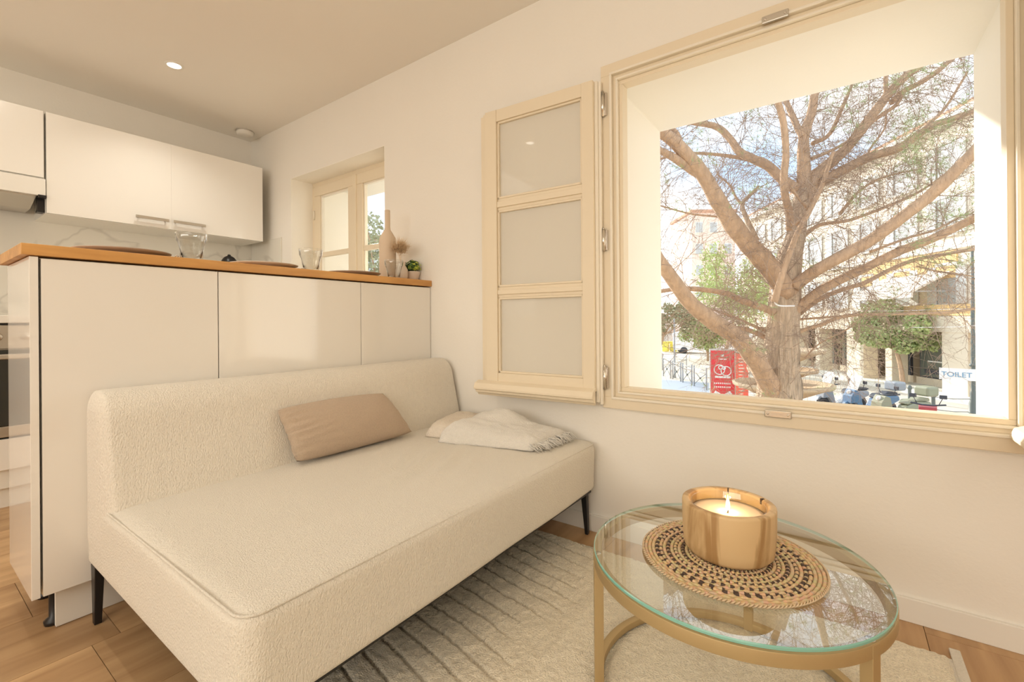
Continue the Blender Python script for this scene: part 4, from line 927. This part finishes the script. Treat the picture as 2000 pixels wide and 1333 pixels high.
# ---- post with the sign
px_, py_ = 3.66, 21.7
lp = thing('sign_post', 'dark green cast iron post at the edge of the window view', 'post', (px_, py_, G))
MB().lathe([(0, 0), (.17, 0), (.17, .10), (.13, .16), (.12, .50), (.09, .60), (.085, .85), (.06, .95), (.055, 3.2), (.04, 5.8), (0, 5.82)], (px_, py_, G), 20).build('shaft', 'iron', lp)
MB().lathe([(.05, .95), (.10, .98), (.10, 1.04), (.05, 1.08)], (px_, py_, G + .8), 20).build('collar', 'iron', lp)
ts = thing('toilet_sign', 'white sign reading TOILET in blue letters on the iron post', 'sign', (px_, py_, -.95))
Ts = rot_z(R(-12), (px_ - .06, py_ - .10, -1.02))
MB().box(-.80, .10, -.012, .012, -.20, .20, T=Ts).build('plate', 'print_white', ts)
cu_ = bpy.data.curves.new('lettering', 'FONT'); cu_.body = 'TOILET'; cu_.size = .235; cu_.extrude = .003; cu_.align_x = 'LEFT'; cu_.materials.append(M['sign_blue'])
o = bpy.data.objects.new('lettering', cu_); COL.objects.link(o); bpy.context.view_layer.update(); me_ = bpy.data.meshes.new_from_object(o); bpy.data.objects.remove(o); me_.name = 'lettering'
o = bpy.data.objects.new('lettering', me_); COL.objects.link(o); o.parent = ts; o.matrix_world = Ts @ Matrix.Translation((-.745, -.018, -.09)) @ Matrix.Rotation(R(90), 4, 'X'); o.matrix_parent_inverse = Matrix.Translation((-px_, -py_, .95)); o.matrix_basis = Ts @ Matrix.Translation((-.745, -.018, -.09)) @ Matrix.Rotation(R(90), 4, 'X')
# ---- bollards with chains, railings
def bollard(x, y, label):
    o = tag(MB().lathe([(0, 0), (.085, 0), (.085, .06), (.06, .10), (.055, .62), (.075, .66), (.075, .72), (.05, .78), (0, .80)], (x, y, G), 18).build('bollard', 'iron'), label, 'bollard', 'iron bollards by the scooters'); return o
bollard(2.64, 21.6, 'iron bollard between the red scooter and the tall post'); bollard(2.2, 23.6, 'iron bollard just behind the red scooter')
for z, l_ in ((.66, 'upper'), (.22, 'lower')):
    tag(MB().tube([(2.64, 21.6, G + z), (3.15, 21.63, G + z - .035), (3.66, 21.7, G + z)], .012, 6).build('chain_rail', 'iron'), l_ + ' thin rail between the bollard and the tall post', 'rail')
def barrier(a, b_, label):
    a, b_ = Vector((*a, G)), Vector((*b_, G)); o = thing('barrier', label, 'barrier', a, 'street barriers')
    for p in (a, b_): MB().tube([p, p + Vector((0, 0, 1.02)), p + Vector((0, 0, 1.08))], [.035, .035, .05], 8).build('post', 'iron_pale', o)
    for z in (.80, .95): MB().tube([a + Vector((0, 0, z)), b_ + Vector((0, 0, z))], .014, 6).build('rail', 'iron_pale', o)
    m_ = (a + b_) / 2
    for p, q in ((a + Vector((0, 0, .12)), m_ + Vector((0, 0, .50))), (b_ + Vector((0, 0, .12)), m_ + Vector((0, 0, .50))), (a + Vector((0, 0, .80)), m_ + Vector((0, 0, .50))), (b_ + Vector((0, 0, .80)), m_ + Vector((0, 0, .50)))):
        MB().tube([p, q], .016, 5).build('cross_bar', 'iron', o)
    MB().lathe([(0, -.06), (.06, 0), (0, .06)], m_ + Vector((0, 0, .50)), 10).build('boss', 'iron', o)
barrier((-5.28, 23.5), (-6.10, 24.5), 'iron street barrier closest to the red advertising panel')
barrier((-6.28, 24.75), (-6.98, 25.65), 'second iron street barrier from the red advertising panel')
barrier((-7.16, 25.9), (-7.86, 26.8), 'third iron street barrier from the red advertising panel')
barrier((-8.05, 27.05), (-8.75, 27.95), 'iron street barrier farthest from the red advertising panel')
barrier((-8.2, 31.0), (-9.9, 31.4), 'low street barrier standing across the plaza')
for px, dep, h, l_ in ((1317, 27, 3.4, 'thin pole beyond the street barriers'), (1442, 33, 4.4, 'slim grey lamp post behind the pine branches')):
    p = at(px, 628, dep); tag(MB().lathe([(0, 0), (.09, 0), (.06, .3), (.045, h), (.07, h + .05), (0, h + .12)], (p.x, p.y, G), 12).build('lamp_post', 'iron_pale'), l_, 'post')
# ---- white van, yellow bins at the end of the street
p = at(1360, 628, 47); vn = thing('van', 'white van parked at the far end of the street', 'van', (p.x, p.y, G)); Tv = rot_z(R(25), (p.x, p.y, G))
MB().prism([(-2.2, .35), (2.2, .35), (2.25, 1.2), (1.5, 2.1), (-2.2, 2.2)], -.95, .95, 'y', T=Tv).build('body', 'van_white', vn, .08); MB().prism([(1.0, 1.25), (2.08, 1.25), (1.5, 1.98), (1.0, 1.98)], -.97, .97, 'y', T=Tv).build('window', 'window_dark', vn)
for wx in (-1.4, 1.4): MB().tube([Tv @ Vector((wx, -.98, .34)), Tv @ Vector((wx, .98, .34))], .34, 18).build('axle_wheels', 'moto_dark', vn)
for i, px in enumerate((1300, 1315, 1330)):
    p = at(px, 628, 49); o = thing('wheeled_bin', ('yellow lidded bin nearest the window jamb, far down the street', 'yellow lidded bin in the middle of the three, far down the street', 'yellow lidded bin closest to the white van')[i], 'bin', (p.x, p.y, G), 'yellow bins down the street')
    MB().box(p.x - .3, p.x + .3, p.y - .3, p.y + .3, G + .05, G + 1.0).build('body', 'yellow', o, .04); MB().box(p.x - .33, p.x + .33, p.y - .33, p.y + .33, G + 1.0, G + 1.12).build('lid', 'yellow', o, .03)
# ---- parked scooters
def scooter(x, y, ang, mb, ms, label, case=None, shield=True):
    T = rot_z(ang, (x, y, G)); o = thing('scooter', label, 'scooter', (x, y, G), 'parked scooters')
    for wx in (-.68, .70):
        w_ = MB().lathe([(.14, -.05), (.27, -.055), (.30, -.03), (.30, .03), (.27, .055), (.14, .05)], n=24, T=T @ Matrix.Translation((wx, 0, .30)) @ Matrix.Rotation(R(90), 4, 'X'), close=True).build('wheel', 'moto_dark', o)
        MB().lathe([(0, -.04), (.14, -.04), (.14, .04), (0, .04)], n=12, T=T @ Matrix.Translation((wx, 0, .30)) @ Matrix.Rotation(R(90), 4, 'X')).build('hub', 'steel', w_)
    MB().prism([(-.98, .62), (-.95, .78), (-.45, .80), (-.12, .68), (.02, .42), (.30, .36), (.34, .26), (-.30, .24), (-.62, .45)], -.17, .17, 'y', T=T).build('rear_body', mb, o, .05, 3)
    MB().prism([(.30, .30), (.36, .36), (.50, .95), (.66, 1.02), (.80, .80), (.84, .56), (.62, .58), (.50, .40)], -.19, .19, 'y', T=T).build('front_fairing', mb, o, .05, 3)
    MB().prism([(.50, .52), (.62, .66), (.90, .60), (.98, .46), (.70, .60)], -.07, .07, 'y', T=T).build('front_mudguard', mb, o, .02)
    MB().prism([(-.92, .80), (-.90, .90), (-.55, .93), (-.48, .86), (-.20, .86), (-.08, .74), (-.14, .70), (-.45, .80)], -.15, .15, 'y', T=T).build('seat', ms, o, .04, 3)
    MB().tube([T @ Vector((.36, -.36, 1.08)), T @ Vector((.50, -.12, 1.02)), T @ Vector((.50, .12, 1.02)), T @ Vector((.36, .36, 1.08))], .022, 8).build('handlebar', 'moto_dark', o)
    for s_ in (-1, 1):
        mi = MB().tube([T @ Vector((.44, .22 * s_, 1.05)), T @ Vector((.44, .30 * s_, 1.24))], .010, 6).build('mirror_arm', 'moto_dark', o); MB().box(.42, .45, s_ * .23, s_ * .39, 1.22, 1.33, T=T).build('mirror', 'moto_dark', mi, .02)
    MB().lathe([(0, 0), (.08, 0), (.07, .04), (0, .06)], n=16, T=T @ Matrix.Translation((.72, 0, .92)) @ Matrix.Rotation(R(70), 4, 'Y')).build('headlamp', 'print_white', o)
    if shield: MB().prism([(.62, 1.0), (.64, 1.0), (.42, 1.48), (.40, 1.48)], -.22, .22, 'y', T=T).build('windshield', 'shutter_blue', o, .004)
    if case: c_ = MB().box(-1.15, -.74, -.24, .24, .95, 1.26, T=T).build('top_case', case, o, .07, 4); MB().box(-1.17, -.95, -.20, .20, 1.06, 1.12, T=T).build('reflector', 'print_white', c_, .01)
    return o
scooter(.02, 20.6, R(220), 'moto_grey', 'moto_dark', 'grey scooter with a tall windshield beside the fountain')
scooter(.80, 19.8, R(220), 'moto_blue', 'moto_dark', 'dark blue scooter with a grey top case, middle of the row', 'moto_grey')
scooter(1.51, 18.8, R(222), 'moto_olive', 'moto_olive', 'olive grey scooter with a rounded top case by the round tree trunk', 'moto_olive', False)
scooter(1.90, 16.4, R(84), 'moto_red', 'moto_dark', 'dark red scooter low in front of the bollards', None, False)
